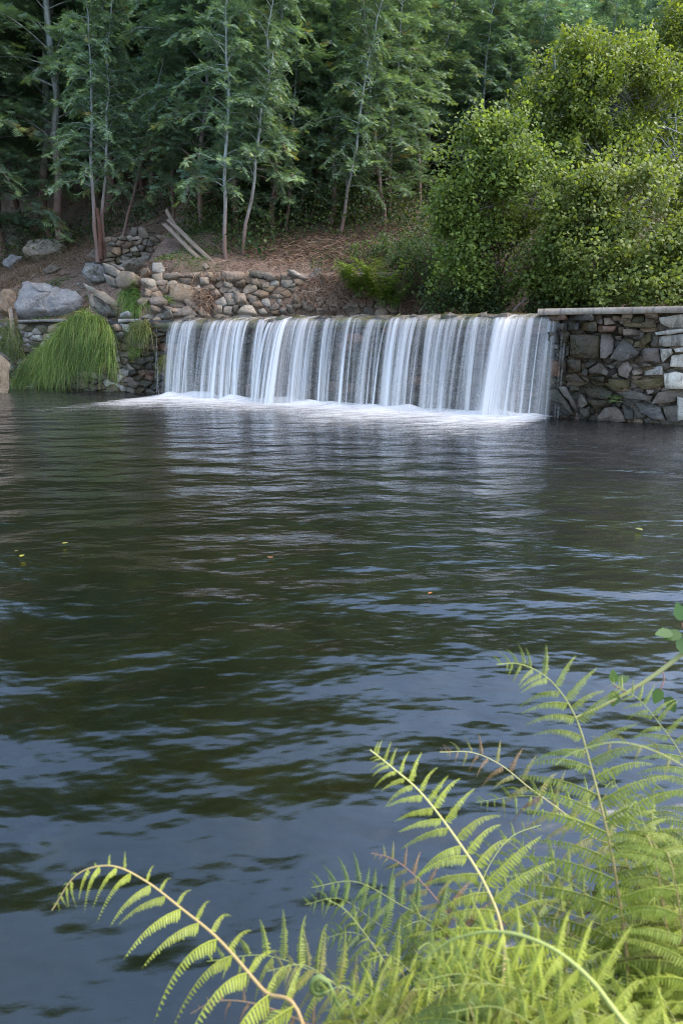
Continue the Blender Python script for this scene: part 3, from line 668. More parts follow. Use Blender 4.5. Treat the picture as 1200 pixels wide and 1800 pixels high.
# ------------------------------------------------------------------ planks
def plank(label, a, b, w, t):
    a, b = np.asarray(a), np.asarray(b); L = np.linalg.norm(b - a); X_ = (b - a) / L
    Y_ = np.cross(np.array((0.25, -1.0, 0.35)), X_); Y_ /= np.linalg.norm(Y_); Z_ = np.cross(X_, Y_)
    V = []; k = 10; F = []; rr = np.random.default_rng(random.randrange(9999))
    for q in range(k + 1):
        x = L * q / k; dz = 0.006 * math.sin(q * 1.1)
        for yy, zz in ((-w, -t), (w, -t), (w, t * 0.8), (w * 0.9, t), (-w * 0.9, t), (-w, t * 0.8)):
            V.append((x + (rr.uniform(-0.05, 0.05) if q in (0, k) else 0), yy / 2 * (1 + rr.normal(0, 0.03)), zz / 2 + dz))
    for q in range(k):
        for j in range(6): F.append((q * 6 + j, q * 6 + (j + 1) % 6, q * 6 + 6 + (j + 1) % 6, q * 6 + 6 + j))
    g = Geo(); g.add(V, F); g.add(V[:6], [(5, 4, 3, 2), (5, 2, 1, 0)]); g.add(V[-6:], [(0, 1, 2, 3), (0, 3, 4, 5)])
    o = obj('wooden_plank', g.mesh('wooden_plank'), M_wood)
    o.matrix_world = Matrix(((X_[0], Y_[0], Z_[0], a[0]), (X_[1], Y_[1], Z_[1], a[1]), (X_[2], Y_[2], Z_[2], a[2]), (0, 0, 0, 1)))
    return tag(o, label, 'plank')
plank('front weathered plank leaning on the terrace wall, lower of the pair', on_ground(366, 474, 18.9) + (0, -0.05, 0.03), at_y(288, 393, 21.2), 0.11, 0.06)
plank('rear weathered plank leaning beside the lower one, slightly higher', on_ground(380, 472, 18.9) + (0, 0.05, 0.05), at_y(296, 386, 21.35), 0.12, 0.06)
plank('short plank standing steeply behind the leaning pair', at_y(328, 432, 21.4), at_y(292, 369, 21.9), 0.10, 0.05)

# ------------------------------------------------------------------ the falls
falls = thing('waterfall', 'white veil of water falling over the long stone weir', 'waterfall', dam((S_L + S_R) / 2, 0, 0.3))
def sheet(name, sa, sb, vel, dens, o_start=-0.55, fan=0.0, ns=None, nt=22, top=1.0, zlip=1.835, end=-0.02, wob=0.03, seed=0):
    ns = ns or max(3, int((sb - sa) / 0.035)); r = np.random.default_rng(seed + 100)
    S = np.linspace(0, 1, ns); V = []; C = []; UVs = []
    tt = math.sqrt(2 * (zlip - end) / 9.81)
    path = [(o_start, zlip + 0.075, 0.0), (-0.3, zlip + 0.055, 0.0), (-0.08, zlip + 0.022, 0.0)] + [(vel * t, zlip - 4.905 * t * t, t / tt) for t in np.linspace(0, tt, nt) ** 1.0]
    nv = 0.5 * nz(np.stack([S * (sb - sa) * 3.5, S * 0 + seed, S * 0], 1), 1.0, seed)
    lip = 0.02 * nz(np.stack([S * (sb - sa) * 5.0 + sa * 5, S * 0, S * 0], 1), 1.0, 9)
    L = 0
    for k, (o, z, t) in enumerate(path):
        if k: L += math.hypot(o - path[k - 1][0], z - path[k - 1][1])
        sc_ = sa + (sb - sa) * S + fan * (S - 0.5) * t
        oo = o * (1 + 0.25 * nv * (t > 0)) + 0.012 + lip * 0.3
        P = dam(0, 0)[None] + DD[None] * sc_[:, None] + DN[None] * oo[:, None]; P[:, 2] = z + lip
        V.append(P)
        edge = np.clip(np.minimum(S, 1 - S) * (sb - sa) / min(0.34, (sb - sa) * 0.5), 0, 1)
        fall = 0.12 + 0.88 * smooth01(np.array(t * 4.0)) if t > 0 else (0.10 + 0.02 * k)
        c = dens * smooth01(edge) * (fall * top + (1 - top))
        C.append(np.stack([np.broadcast_to(c, S.shape)] * 3, 1)); UVs.append(np.stack([sa + (sb - sa) * S + seed * 3.3, S * 0 + L], 1))
    n = len(path); i = np.arange(n - 1)[:, None] * ns; j = np.arange(ns - 1)[None]
    F = np.stack([i + j, i + j + 1, i + ns + j + 1, i + ns + j], -1).reshape(-1, 4)
    me = mesh_np(name, np.concatenate(V) - np.array(falls.location), F, np.concatenate(C), True, np.concatenate(UVs))
    return obj(name, me, M_fall, falls)
def su(u): return dam_sz(u, 650, 0.25)[0]
sheet('water_veil', S_L + 0.02, S_R + 0.02, 0.62, 0.09, seed=1)
sheet('water_veil', S_L + 0.02, S_R - 0.05, 0.8, 0.06, seed=2)
for q, (ua, ub, vel, dn) in enumerate([(303, 343, 0.62, .75), (318, 336, 0.5, .5), (366, 408, 0.8, .95), (392, 432, 0.7, .8), (404, 420, 0.55, .6), (455, 512, 0.95, .95), (476, 500, 0.8, .6), (508, 540, 0.9, .95), (520, 556, 0.72, .45),
                                      (563, 590, 0.6, .45), (602, 632, 0.6, .45), (640, 660, 0.65, .6), (676, 704, 0.65, .7), (712, 738, 0.85, .9), (754, 782, 0.7, .7), (776, 800, 0.6, .4), (818, 842, 0.7, .65), (856, 925, 0.95, 1.1), (872, 912, 1.1, .7), (905, 950, 0.75, .55), (948, 964, 0.35, .45)]):
    sheet('water_curtain', su(ua - 7), su(ub + 7), vel * 1.25, dn * 1.0, fan=0.18, seed=10 + q, top=0.85)
r = np.random.default_rng(77)
for q in range(62):
    u = 312 + 640 * (q + r.uniform(-0.8, 0.8)) / 62; w = 0.03 + 0.2 * r.uniform(0, 1) ** 1.8
    sheet('water_strand', su(u), su(u) + w, r.uniform(0.55, 1.1), r.uniform(0.55, 1.15), ns=7, fan=w * 0.5, seed=60 + q, top=0.75)
# trickles on the left, beside the falls
for u, w in ((276, 0.03), (279, 0.02), (296, 0.06), (300, 0.04)):
    s = dam_sz(u, 600)[0]; sheet('water_trickle', s, s + w, 0.18, 0.6, ns=4, seed=int(u), top=0.6, zlip=1.80)
for u in (985, 990):
    s = dam_sz(u, 600)[0]; sheet('water_trickle', s, s + 0.05, 0.14, 0.16, ns=6, seed=int(u), top=0.8, zlip=1.72)
# foam at the foot
ss = np.linspace(S_L - 1.3, S_R + 0.5, 260); oo = np.linspace(0.02, 4.4, 88)
V = []; C = []; UVs = []
for s in ss:
    for o in oo:
        ob = 0.42 + 0.08 * math.sin(s * 3.1); dd = o - ob
        inside = smooth01(np.array((s - (S_L - 0.5)) / 1.1)) * smooth01(np.array((S_R + 0.35 - s) / 0.5))
        reach = 2.1 + 0.4 * math.sin(s * 0.9 + 1) + 0.2 * math.sin(s * 2.3)
        cv = float(inside) * (1.0 if dd < 0.1 else math.exp(-((dd - 0.1) / (reach * 0.8)) ** 1.0))
        V.append((s, o, cv, dd)); UVs.append((s * 1.0 + 0.8 * o, o))
V = np.array(V); P = DAM0[None] + DD[None] * V[:, :1] + DN[None] * V[:, 1:2]
lump = nz(np.stack([V[:, 0] * 3.2, V[:, 1] * 4.5, V[:, 0] * 0], 1), 1.0, 8)
P[:, 2] = 0.02 + V[:, 2] * 0.03 + np.exp(-(V[:, 3] / 0.22) ** 2) * V[:, 2] * (0.045 + 0.05 * lump)
n = len(oo); i = np.arange(len(ss) - 1)[:, None] * n; j = np.arange(n - 1)[None]
F = np.stack([i + j, i + j + 1, i + n + j + 1, i + n + j], -1).reshape(-1, 4)
kind(obj('foam', mesh_np('foam', P, F, np.repeat(V[:, 2:3], 3, 1), True, np.array(UVs)), M_foam), 'stuff', 'white foam spreading from the foot of the falls')

# ------------------------------------------------------------------ foliage generators
def frames(d, up=None, roll=None, r=rng):
    """orthonormal frames (n,3)x3 with x along d"""
    d = d / (np.linalg.norm(d, axis=1)[:, None] + 1e-9)
    ref = np.tile(np.array((0, 0, 1.0)), (len(d), 1)) if up is None else up
    y = np.cross(ref, d); y /= np.linalg.norm(y, axis=1)[:, None] + 1e-6; z = np.cross(d, y)
    if roll is not None:
        c, s_ = np.cos(roll)[:, None], np.sin(roll)[:, None]; y, z = y * c + z * s_, z * c - y * s_
    return d, y, z
def scatter(geo, tv, tf, pos, X_, Y_, Z_, scale, col):
    n, m = len(pos), len(tv)
    V = pos[:, None] + scale[:, None, None] * (X_[:, None] * tv[None, :, :1] + Y_[:, None] * tv[None, :, 1:2] + Z_[:, None] * tv[None, :, 2:])
    F = (np.arange(n)[:, None, None] * m + tf[None]).reshape(-1, tf.shape[1])
    geo.add(V.reshape(-1, 3), F, np.repeat(col, m, axis=0))
# a feathery leaf: thin pinnae in pairs along an axis one unit long
def comb(pairs=5, pl=0.5, pw=0.145):
    V = []; F = []
    for k in range(pairs):
        x = 0.12 + 0.78 * k / (pairs - 1); l = pl * (0.55 + 0.45 * math.sin(math.pi * (0.15 + 0.8 * k / pairs)))
        for s in (-1, 1):
            b = len(V); V += [(x - pw / 2, 0, 0), (x + pw / 2, 0, 0), (x + l * 0.55, s * l * 0.85, -0.06 * l)]; F.append((b, b + 1, b + 2))
    b = len(V); V += [(0.85, -0.05, 0), (0.85, 0.05, 0), (1.12, 0, -0.05)]; F.append((b, b + 1, b + 2))
    return np.array(V), np.array(F)
COMB = comb()
def acacia(seed, H, cs, nb, Lmax, r0, hue=0.0, dens=1.0):
    r = np.random.default_rng(seed)
    t = np.linspace(0, 1, 14)
    bx = np.cumsum(r.normal(0, 0.006, 14)) * H; by = np.cumsum(r.normal(0, 0.006, 14)) * H
    T = np.stack([bx - bx[0], by - by[0], t * H], 1); T[:, 0] -= np.linspace(0, T[-1, 0], 14); T[:, 1] -= np.linspace(0, T[-1, 1], 14)
    tr = Geo(); tr.tube(T, r0 * (1 - t * 0.93) + 0.006, 7); tr.tube(np.array([T[0] - (0, 0, 0.5), T[0] + (0, 0, 0.12)]), np.array([r0 * 1.5, r0 * 1.02]), 7)
    br = Geo(); lf = Geo(); pos = []; dr = []; cl = []; scl = []
    az = r.uniform(0, 6.28)
    for i in range(nb):
        f = cs + (0.985 - cs) * ((i + r.uniform(0, 1)) / nb) ** 0.9; az += 2.4 + r.normal(0, 0.5)
        p0 = np.array([np.interp(f, t, T[:, k]) for k in range(3)])
        prof = 0.35 + 0.65 * (1 - ((f - cs) / (1 - cs + 1e-6)) ** 1.6)
        L = Lmax * prof * r.uniform(0.6, 1.2); el = R(r.uniform(15, 55))
        d = np.array((math.cos(az) * math.cos(el), math.sin(az) * math.cos(el), math.sin(el)))
        u = np.linspace(0, 1, 7)[:, None]; dp = r.uniform(0.35, 0.75)
        B = p0 + d * L * u + np.array((0, 0, -dp * L)) * u ** 2.2 + r.normal(0, 0.03, (7, 3)) * u * L * 0.6
        br.tube(B, (0.018 * L / 1.5) * (1 - u[:, 0] * 0.8) + 0.002, 3)
        nt = int(L / 0.085 * dens)
        for q in range(nt):
            g = 0.18 + 0.82 * (q + r.uniform(0, 1)) / nt
            bp = np.array([np.interp(g, u[:, 0], B[:, k]) for k in range(3)])
            tg = B[-1] - B[-3] if g > 0.7 else d * L
            tg = tg / np.linalg.norm(tg); sd_ = np.cross(tg, (0, 0, 1)); sd_ /= np.linalg.norm(sd_) + 1e-6
            sgn = 1 if q % 2 else -1
            td = tg * r.uniform(0.4, 1.0) + sd_ * sgn * r.uniform(0.3, 0.9) + np.array((0, 0, r.uniform(-0.55, 0.35)))
            td /= np.linalg.norm(td); tl = r.uniform(0.18, 0.42) * (1.15 - 0.45 * g)
            w = np.linspace(0, 1, 3)[:, None]
            Tw = bp + td * tl * w + np.array((0, 0, -0.25 * tl)) * w ** 2
            br.tube(Tw[[0, 2]], np.array([0.004, 0.0015]), 3)
            nl = max(3, int(tl / 0.042)); lw_ = (np.arange(nl) + 0.6) / nl
            P = bp + td * tl * lw_[:, None] + np.array((0, 0, -0.25 * tl)) * lw_[:, None] ** 2
            side = np.cross(td, (0, 0, 1.0)); side /= np.linalg.norm(side) + 1e-6
            sg = np.where(np.arange(nl) % 2 == 0, 1, -1)[:, None]
            D = td * r.uniform(0.5, 1.1, (nl, 1)) + side * sg * r.uniform(0.5, 1.0, (nl, 1)) + np.array((0, 0, 1.0)) * r.uniform(-0.75, 0.25, (nl, 1))
            pos.append(P); dr.append(D); scl.append(r.uniform(0.10, 0.18, nl))
            tip = np.clip((g - 0.55) * 1.6, 0, 1) * lw_ * (0.5 + 0.5 * np.clip(r.normal(0.5, 0.5), 0, 1))
            base = np.array((0.052, 0.088, 0.060)) * r.uniform(0.75, 1.25)
            if r.uniform() < 0.02: base = np.array((0.085, 0.075, 0.03))
            new = np.array((0.22, 0.29, 0.08))
            cl.append(base + (new - base) * (tip ** 1.6)[:, None] * 0.85 * r.uniform(0.85, 1.15, (nl, 1)))
    pos = np.concatenate(pos); dr = np.concatenate(dr)
    x, y, z = frames(dr, roll=r.normal(0, 0.5, len(dr)))
    scatter(lf, *COMB, pos, x, y, z, np.concatenate(scl), np.concatenate(cl))
    return tr.mesh('trunk', True), br.mesh('branches'), lf.mesh('crown')
V_AC = [acacia(101, 10.5, 0.20, 62, 2.1, 0.085), acacia(102, 10.0, 0.30, 56, 1.9, 0.07), acacia(103, 11.0, 0.24, 66, 2.2, 0.08),
        acacia(104, 9.0, 0.10, 62, 2.0, 0.06), acacia(105, 10.0, 0.05, 70, 2.2, 0.05, dens=1.15), acacia(106, 9.5, 0.04, 74, 2.3, 0.05, dens=1.2)]
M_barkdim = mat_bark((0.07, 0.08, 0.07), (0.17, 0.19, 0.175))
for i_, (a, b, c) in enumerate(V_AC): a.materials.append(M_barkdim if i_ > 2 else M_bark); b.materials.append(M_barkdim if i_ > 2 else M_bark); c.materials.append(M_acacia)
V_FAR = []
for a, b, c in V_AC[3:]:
    m2 = c.copy(); m2.materials.clear(); m2.materials.append(M_hazed); V_FAR.append((a, b, m2))
def tree(var, base, top, label, group=None, spin=None, far=False, name='acacia_tree', girth=1.0):
    """stands variant var at base and tilts/scales it so that its leader passes through top"""
    base = np.asarray(base, float); a, b, c = (V_FAR if far else V_AC)[var]
    ax = np.asarray(top, float) - base; L = np.linalg.norm(ax)
    s = L / (10.5, 10.0, 11.0, 9.0, 10.0, 9.5)[var + 3 if far else var]
    o = thing(name, label, 'tree', base, group)
    q = Vector((0, 0, 1)).rotation_difference(Vector(ax / L)); spin = random.uniform(0, 6.28) if spin is None else spin
    o.rotation_mode = 'QUATERNION'; o.rotation_quaternion = q @ Vector((0, 0, 1)).rotation_difference(Vector((0, 0, 1))) @ Matrix.Rotation(spin, 3, 'Z').to_quaternion()
    o.scale = (s * girth, s * girth, s)
    t_ = obj('trunk', a, None, o); obj('branches', b, None, t_); obj('crown', c, None, o)
    return o
def T(var, u0, v0, y0, u1, v1, ext, label, spin=None, girth=1.0, dy=0.3):
    b = on_ground(u0, v0) if y0 is None else at_y(u0, v0, y0)
    t = at_y(u1, v1, b[1] + dy); b[2] -= 0.05
    return tree(var, b, b + (t - b) * ext, label, None, spin, girth=girth)
T(0, 172, 437, 22.6, 146, 0, 1.12, 'tallest acacia of the triple trunk on the left, white stem leaning left')
T(1, 184, 437, 22.75, 197, 0, 1.05, 'slimmer acacia rising just right of the white stemmed one')
T(3, 217, 412, 23.6, 312, 0, 1.15, 'thin pale acacia leaning strongly right above the left terrace wall', girth=0.8)
T(1, 305, 372, 24.6, 318, 0, 1.1, 'slender acacia standing behind the top of the planks')
T(2, 400, 476, 20.0, 404, 0, 1.15, 'acacia with reddish trunk rooted on the bank wall right of the planks')
T(1, 428, 470, 20.3, 488, 0, 1.15, 'crooked thin acacia beside the reddish trunk, leaning right')
T(3, 503, 425, 22.5, 530, 0, 1.1, 'acacia behind the green leafy plant, near the left of the brush mound', girth=0.9)
T(1, 522, 418, 23.5, 605, 0, 1.1, 'thin acacia leaning right behind the brush mound')
T(3, 540, 414, 24.0, 640, 0, 1.1, 'acacia just left of the bright leaning trunk, behind the mound', girth=0.9)
T(0, 588, 432, 21.6, 672, 0, 1.1, 'acacia with bright bare trunk leaning right on the brush mound', girth=0.9)
# cut stump stem in the triple clump
st = Geo(); a = at_y(177, 438, 22.55); b = at_y(171, 366, 22.5); st.tube(catmull([a - (0, 0, .3), (a + b) / 2 + (0.03, 0, 0), b], 8), np.linspace(0.075, 0.055, 8), 8); st.tube(np.array([b, b + (0.01, 0, 0.01)]), np.array([0.055, 0.0]), 8)
o = obj('cut_trunk', st.mesh('cut_trunk', True), mat_stone('red_bark', (0.11, 0.055, 0.04), (0.19, 0.10, 0.075), 0.0, dirt_a=0.3)); tag(o, 'short cut reddish stem in the middle of the triple trunk', 'tree stump')
# the wood behind
r = np.random.default_rng(55)
spots = []
for y in np.arange(23.0, 50, 1.45):
    half = y * 0.62 + 4; step = 1.5 + (y - 23) * 0.05
    for x in np.arange(-half, half, step):
        spots.append((x + r.uniform(-0.4, 0.4), y + r.uniform(-0.5, 0.5)))
nn = 0
for x, y in spots:
    if x > 2.0 + (y - 22) * 0.2 and y < 26: continue
    u = 600 + 1200 * x / (y * 0.968)
    if u < -90 or u > 1290: continue
    if y > 30 and u < 560 and r.uniform() < 0.6: continue
    far = y > 28 and x > 0.3 or y > 33 and x > -3
    z = float(height(np.array([x]), np.array([y]))[0]) - 0.1
    if x < -4.5 and y < 27.5 + r.uniform(-0.8, 0.8): continue
    cap = 1.5 + y * math.tan(R(np.interp(u, (0, 350, 650, 900, 1200), (39, 34, 26, 24.0, 24.0)) + r.uniform(-1.8, 0.5)))
    h = max(3.5, min(r.uniform(9.0, 12.5) + np.interp(u, (100, 250, 600), (6.0, 3.5, 0.0)), cap - z))
    top = np.array((x + r.uniform(-0.9, 1.5), y + r.uniform(-0.6, 0.6), z + h))
    if far: tree(int(r.integers(0, 2)), (x, y, z), top, 'grey green acacia with haze painted into its leaves in the wood high on the hill', 'haze-paled acacias on the upper hillside', far=True, girth=1.3)
    else: tree(int(r.integers(3, 6)) if r.uniform() < 0.8 else int(r.integers(0, 3)), (x, y, z), top, 'acacia sapling in the dark wood behind the bank', 'acacias massed behind the bank', girth=1.25)
    nn += 1
print('wood trees', nn)
# dark dead tree and eucalyptus at the top
for pts, y, label, mtc in (([(1118, 78), (1104, 50), (1092, 22), (1074, -10), (1060, -60)], 38, 'dark bare trunk leaning left at the top right', 0), ([(1150, 50), (1158, 20), (1166, -40)], 38.5, 'short dark bare trunk beside the round crown at the top right', 0), ([(750, 60), (753, 30), (757, -5), (760, -80)], 40, 'pale eucalyptus trunk at the top above the centre wood', 1)):
    P = catmull([at_y(u, v, y) for u, v in pts], 14); P = np.vstack([[P[0][0] + 0.3, P[0][1], float(height(np.array([P[0][0]]), np.array([P[0][1]]))[0]) - 0.2], P])
    g = Geo(); g.tube(P, np.linspace(0.2, 0.1, len(P)), 8)
    for q in (5, 8, 11, 13):
        d = np.array((random.choice((-1, 1)) * 0.9, random.uniform(-.3, .3), 0.9)); L = random.uniform(1.2, 2.4)
        g.tube(np.array([P[q] + d * L * t + np.array((0, 0, 0.3 * t * t)) for t in np.linspace(0, 1, 5)]), np.linspace(0.07, 0.01, 5), 5)
    mm = bpy.data.materials.get('dark_bark')
    if mm is None:
        mm, nt = new_mat('dark_bark'); gg = N(nt); gg.out(gg('BsdfPrincipled', {'Base Color': gg.mix(gg.noise(9, 5), (0.02, 0.017, 0.015), (0.06, 0.05, 0.045)), 'Roughness': 0.9}).outputs[0])
        m3, nt = new_mat('pale_bark'); gg = N(nt); gg.out(gg('BsdfPrincipled', {'Base Color': gg.mix(gg.ramp(gg.noise(3, 5), [(0.45, 0.0), (0.55, 1.0)]), (0.45, 0.36, 0.28), (0.28, 0.13, 0.08)), 'Roughness': 0.8}).outputs[0])
    tag(obj('bare_trunk', g.mesh('bare_trunk', True), m3 if mtc else mm), label, 'tree')

# broad-leaved bushes
LEAF = (np.array([(0, 0, 0), (0.3, 0.36, 0.07), (0.72, 0.34, 0.05), (1.0, 0, -0.06), (0.72, -0.34, 0.05), (0.3, -0.36, 0.07)]), np.array([(0, 1, 5), (1, 2, 4), (1, 4, 5), (2, 3, 4)]))
def bush(name, label, cat, lobes, root, seed, sprigs, per, size, dark, light, mat=M_alder, stems=7, group=None, trunk_r=0.06):
    """lobes: (centre, radii); leaves grow in sprays round twig tips spread over the lobes"""
    r = np.random.default_rng(seed); root = np.asarray(root, float); o = thing(name, label, cat, root, group)
    lf = Geo(); tr = Geo()
    vol = np.array([rd[0] * rd[1] * rd[2] for c, rd in lobes]) ** 0.67; vol /= vol.sum()
    for (c, rd), w in zip(lobes, vol):
        c = np.asarray(c, float) - root; n = int(sprigs * w) + 2; rd = np.asarray(rd) * 0.86
        d = r.normal(0, 1, (n * 2, 3)); d[:, 1] -= 0.35; d /= np.linalg.norm(d, axis=1)[:, None]
        rad = r.uniform(0.45, 1.0, n * 2) ** 0.6 * (1 + 0.26 * nz(d, 2.6, seed % 13)); rad = np.where(r.uniform(0, 1, n * 2) < 0.10, rad * r.uniform(1.1, 1.35, n * 2), rad); P = c + d * np.asarray(rd) * rad[:, None]
        gaps = nz(P, 1.5, seed % 7) > -0.45; P = P[gaps][:n]; d = d[gaps][:n]; n = len(P)
        # twigs
        for q in range(0, n, 3):
            a = c + (P[q] - c) * 0.35; tr.tube(np.array([a, (a + P[q]) / 2 + r.normal(0, 0.05, 3), P[q]]), np.array([0.014, 0.008, 0.003]), 3)
        g = d * 0.6 + np.array((0, -0.15, 0.75)) + r.normal(0, 0.35, (n, 3)); g /= np.linalg.norm(g, axis=1)[:, None]
        t = r.uniform(-0.6, 1.0, (n, per, 1))
        L = P[:, None] + g[:, None] * t * 0.26 + r.normal(0, 0.085, (n, per, 3))
        D = g[:, None] * 0.4 + r.normal(0, 0.7, (n, per, 3)) + np.array((0, -0.25, -0.1)); D = D.reshape(-1, 3)
        up = np.tile(np.array((0.0, -0.55, 0.85)), (len(D), 1)) + r.normal(0, 0.45, D.shape)
        x, y, z = frames(D, up)
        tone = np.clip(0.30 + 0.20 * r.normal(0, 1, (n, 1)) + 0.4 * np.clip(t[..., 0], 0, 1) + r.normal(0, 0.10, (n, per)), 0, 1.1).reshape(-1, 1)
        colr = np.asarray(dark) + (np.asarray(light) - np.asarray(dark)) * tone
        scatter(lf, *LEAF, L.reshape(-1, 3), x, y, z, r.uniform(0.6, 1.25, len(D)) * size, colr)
    for q in range(stems):
        c, rd = lobes[q % len(lobes)]; e = np.asarray(c) - root + r.normal(0, 0.3, 3); b = r.normal(0, 0.25, 3) * (1, 1, 0) - np.array((0, 0, 0.4))
        tr.tube(catmull([b, b * 0.6 + e * 0.4 + r.normal(0, 0.12, 3), e], 8), np.linspace(trunk_r, 0.015, 8), 6)
    obj('trunk', tr.mesh('trunk', True), M_bark, o); obj('crown', lf.mesh('crown'), mat, o)
    return o
def lobe(u, v, y, ru, rv, ry=None):
    p = at_y(u, v, y); s = y * 0.968 / 1200; return (p, (ru * s, (ry or ru) * s, rv * s))
DK, LT = (0.082, 0.12, 0.028), (0.23, 0.29, 0.062)
bush('alder_tree', 'bright alder with rounded crown leaning over the bank, left of the others', 'tree',
     [lobe(868, 275, 16.9, 72, 70), lobe(900, 350, 16.8, 95, 90), lobe(825, 370, 16.9, 60, 75), lobe(890, 450, 16.7, 90, 75), lobe(810, 450, 16.9, 48, 50), lobe(785, 392, 17.0, 32, 26), lobe(850, 500, 16.9, 70, 40), lobe(860, 240, 17.0, 45, 38)],
     (3.9, 18.0, 2.0), 201, 1050, 26, 0.085, DK, LT)
bush('alder_tree', 'tallest broad alder crown at the upper right', 'tree',
     [lobe(1040, 190, 19.5, 130, 100), lobe(1000, 120, 19.6, 75, 65), lobe(1130, 210, 19.0, 110, 110), lobe(950, 210, 19.6, 65, 90), lobe(1080, 120, 19.5, 90, 50), lobe(960, 310, 19.3, 80, 60), lobe(1060, 290, 18.8, 130, 70), lobe(1200, 300, 18.8, 90, 100)],
     (7.0, 20.0, 2.4), 202, 1500, 26, 0.088, DK, (0.21, 0.25, 0.035), trunk_r=0.1)
bush('alder_tree', 'low spreading alder bush hanging over the wall coping', 'tree',
     [lobe(1000, 380, 16.2, 90, 80), lobe(1100, 370, 15.9, 100, 80), lobe(1060, 460, 15.6, 110, 70), lobe(1170, 450, 15.3, 80, 90), lobe(960, 470, 16.2, 60, 60), lobe(1110, 510, 15.2, 120, 45), lobe(1010, 510, 15.7, 60, 35), lobe(1230, 400, 15.4, 70, 110), lobe(1240, 510, 15.0, 60, 50)],
     (7.0, 17.6, 1.9), 203, 1350, 26, 0.085, (0.072, 0.10, 0.024), (0.21, 0.245, 0.055))
bush('alder_tree', 'bright crown cut off by the top right corner', 'tree',
     [lobe(1190, 80, 22.6, 62, 75), lobe(1215, 40, 22.8, 60, 60), lobe(1165, 125, 22.4, 42, 40)], (11.2, 23.4, 4), 204, 420, 26, 0.085, DK, (0.26, 0.30, 0.045))
bush('bramble_bush', 'low dark green bramble thicket spilling down the bank right of the ferns', 'bush',
     [lobe(740, 455, 18.6, 55, 25), lobe(775, 480, 18.3, 45, 40), lobe(800, 520, 17.8, 50, 25), lobe(720, 440, 19.2, 40, 18), lobe(690, 437, 19.8, 45, 14), lobe(640, 448, 19.6, 40, 10), lobe(705, 470, 18.9, 40, 16), lobe(735, 500, 18.4, 35, 22)], (2.2, 19.0, 2.6), 205, 330, 20, 0.065, (0.035, 0.06, 0.018), (0.12, 0.17, 0.05))
bush('ivy_thicket', 'dark ivy and bramble hanging over the upper water under the alders', 'bush',
     [lobe(800, 535, 17.2, 60, 18), lobe(870, 532, 16.8, 60, 20), lobe(940, 530, 16.6, 50, 22), lobe(1000, 535, 16.2, 60, 20), lobe(880, 505, 17.4, 70, 30), lobe(960, 500, 17.2, 60, 35)], (4.2, 18.2, 1.9), 207, 420, 22, 0.075, (0.028, 0.046, 0.014), (0.10, 0.13, 0.035))
bush('leafy_plant', 'dark green broad leaved plant between the thin trunk and the brush mound', 'plant',
     [lobe(462, 447, 20.2, 26, 20), lobe(445, 462, 20.1, 16, 12), lobe(480, 440, 20.3, 14, 10)], on_ground(462, 472), 206, 60, 14, 0.13, (0.02, 0.055, 0.015), (0.05, 0.11, 0.03), stems=4, trunk_r=0.015)

# undergrowth below the wood: one dark mass of leaves and dry stems
r = np.random.default_rng(91); uf = Geo()
n = 90000
x = r.uniform(-16, 15, n); y = r.uniform(16.5, 28, n); h = height(x, y)
ok = ~((x < -5.0) & (y < 26.4)) & ~((np.abs(x - 0.1) < 1.9) & (y < 21.0)) & (y > bank_y(x) + np.where(x > 2.4, 0.35, 1.3)) & ~((x < -3.6) & (y < 21.4))
x, y, h = x[ok], y[ok], h[ok]; n = len(x)
cl = nz(np.stack([x, y, x * 0], 1), 1.1, 2)
P = np.stack([x, y, h + np.abs(r.normal(0, 0.6, n)) * (0.6 + 0.7 * np.clip(cl, 0, 1)) + 0.03], 1)
X_, Y_, Z_ = frames(r.normal(0, 1, (n, 3)), r.normal(0, 0.5, (n, 3)) + np.array((0, -0.5, 0.8)))
c0 = np.array((0.030, 0.05, 0.016)); c1 = np.array((0.085, 0.11, 0.03)); tt = r.uniform(0, 1, (n, 1)) ** 2
scatter(uf, *LEAF, P, X_, Y_, Z_, r.uniform(0.05, 0.11, n), c0 + (c1 - c0) * tt)
kind(obj('undergrowth', uf.mesh('undergrowth'), M_alder), 'stuff', 'dark leafy undergrowth beneath the wood')

# ------------------------------------------------------------------ grass, dry litter, brush
def blades(geo, P, D, L, droop, w, col, seg=5, r=rng):
    """curved ribbons from roots P heading D, bending down"""
    n = len(P); D = D / np.linalg.norm(D, axis=1)[:, None]
    t = np.linspace(0, 1, seg + 1)
    C = P[:, None] + D[:, None] * (L[:, None] * t)[..., None]
    C[..., 2] -= droop[:, None] * L[:, None] * t ** 2
    side = np.cross(D, np.array((0.2, -1.0, 0.2)) + r.normal(0, 0.5, (n, 3))); side /= np.linalg.norm(side, axis=1)[:, None] + 1e-6
    ww = (w[:, None] * (1 - t ** 1.5 * 0.95))[..., None] / 2
    V = np.stack([C - side[:, None] * ww, C + side[:, None] * ww], 2).reshape(n, -1, 3)
    k = seg + 1; i = np.arange(seg) * 2
    f = np.stack([i, i + 1, i + 3, i + 2], -1)
    F = (np.arange(n)[:, None, None] * k * 2 + f[None]).reshape(-1, 4)
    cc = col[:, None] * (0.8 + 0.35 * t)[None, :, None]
    geo.add(V.reshape(-1, 3), F, np.repeat(cc, 2, axis=1).reshape(-1, 3))
def inside(poly, u, v):
    poly = np.array(poly); x, y = poly[:, 0], poly[:, 1]; j = len(poly) - 1; c = np.zeros(len(u), bool)
    for i in range(len(poly)):
        c ^= ((y[i] > v) != (y[j] > v)) & (u < (x[j] - x[i]) * (v - y[i]) / (y[j] - y[i] + 1e-9) + x[i]); j = i
    return c
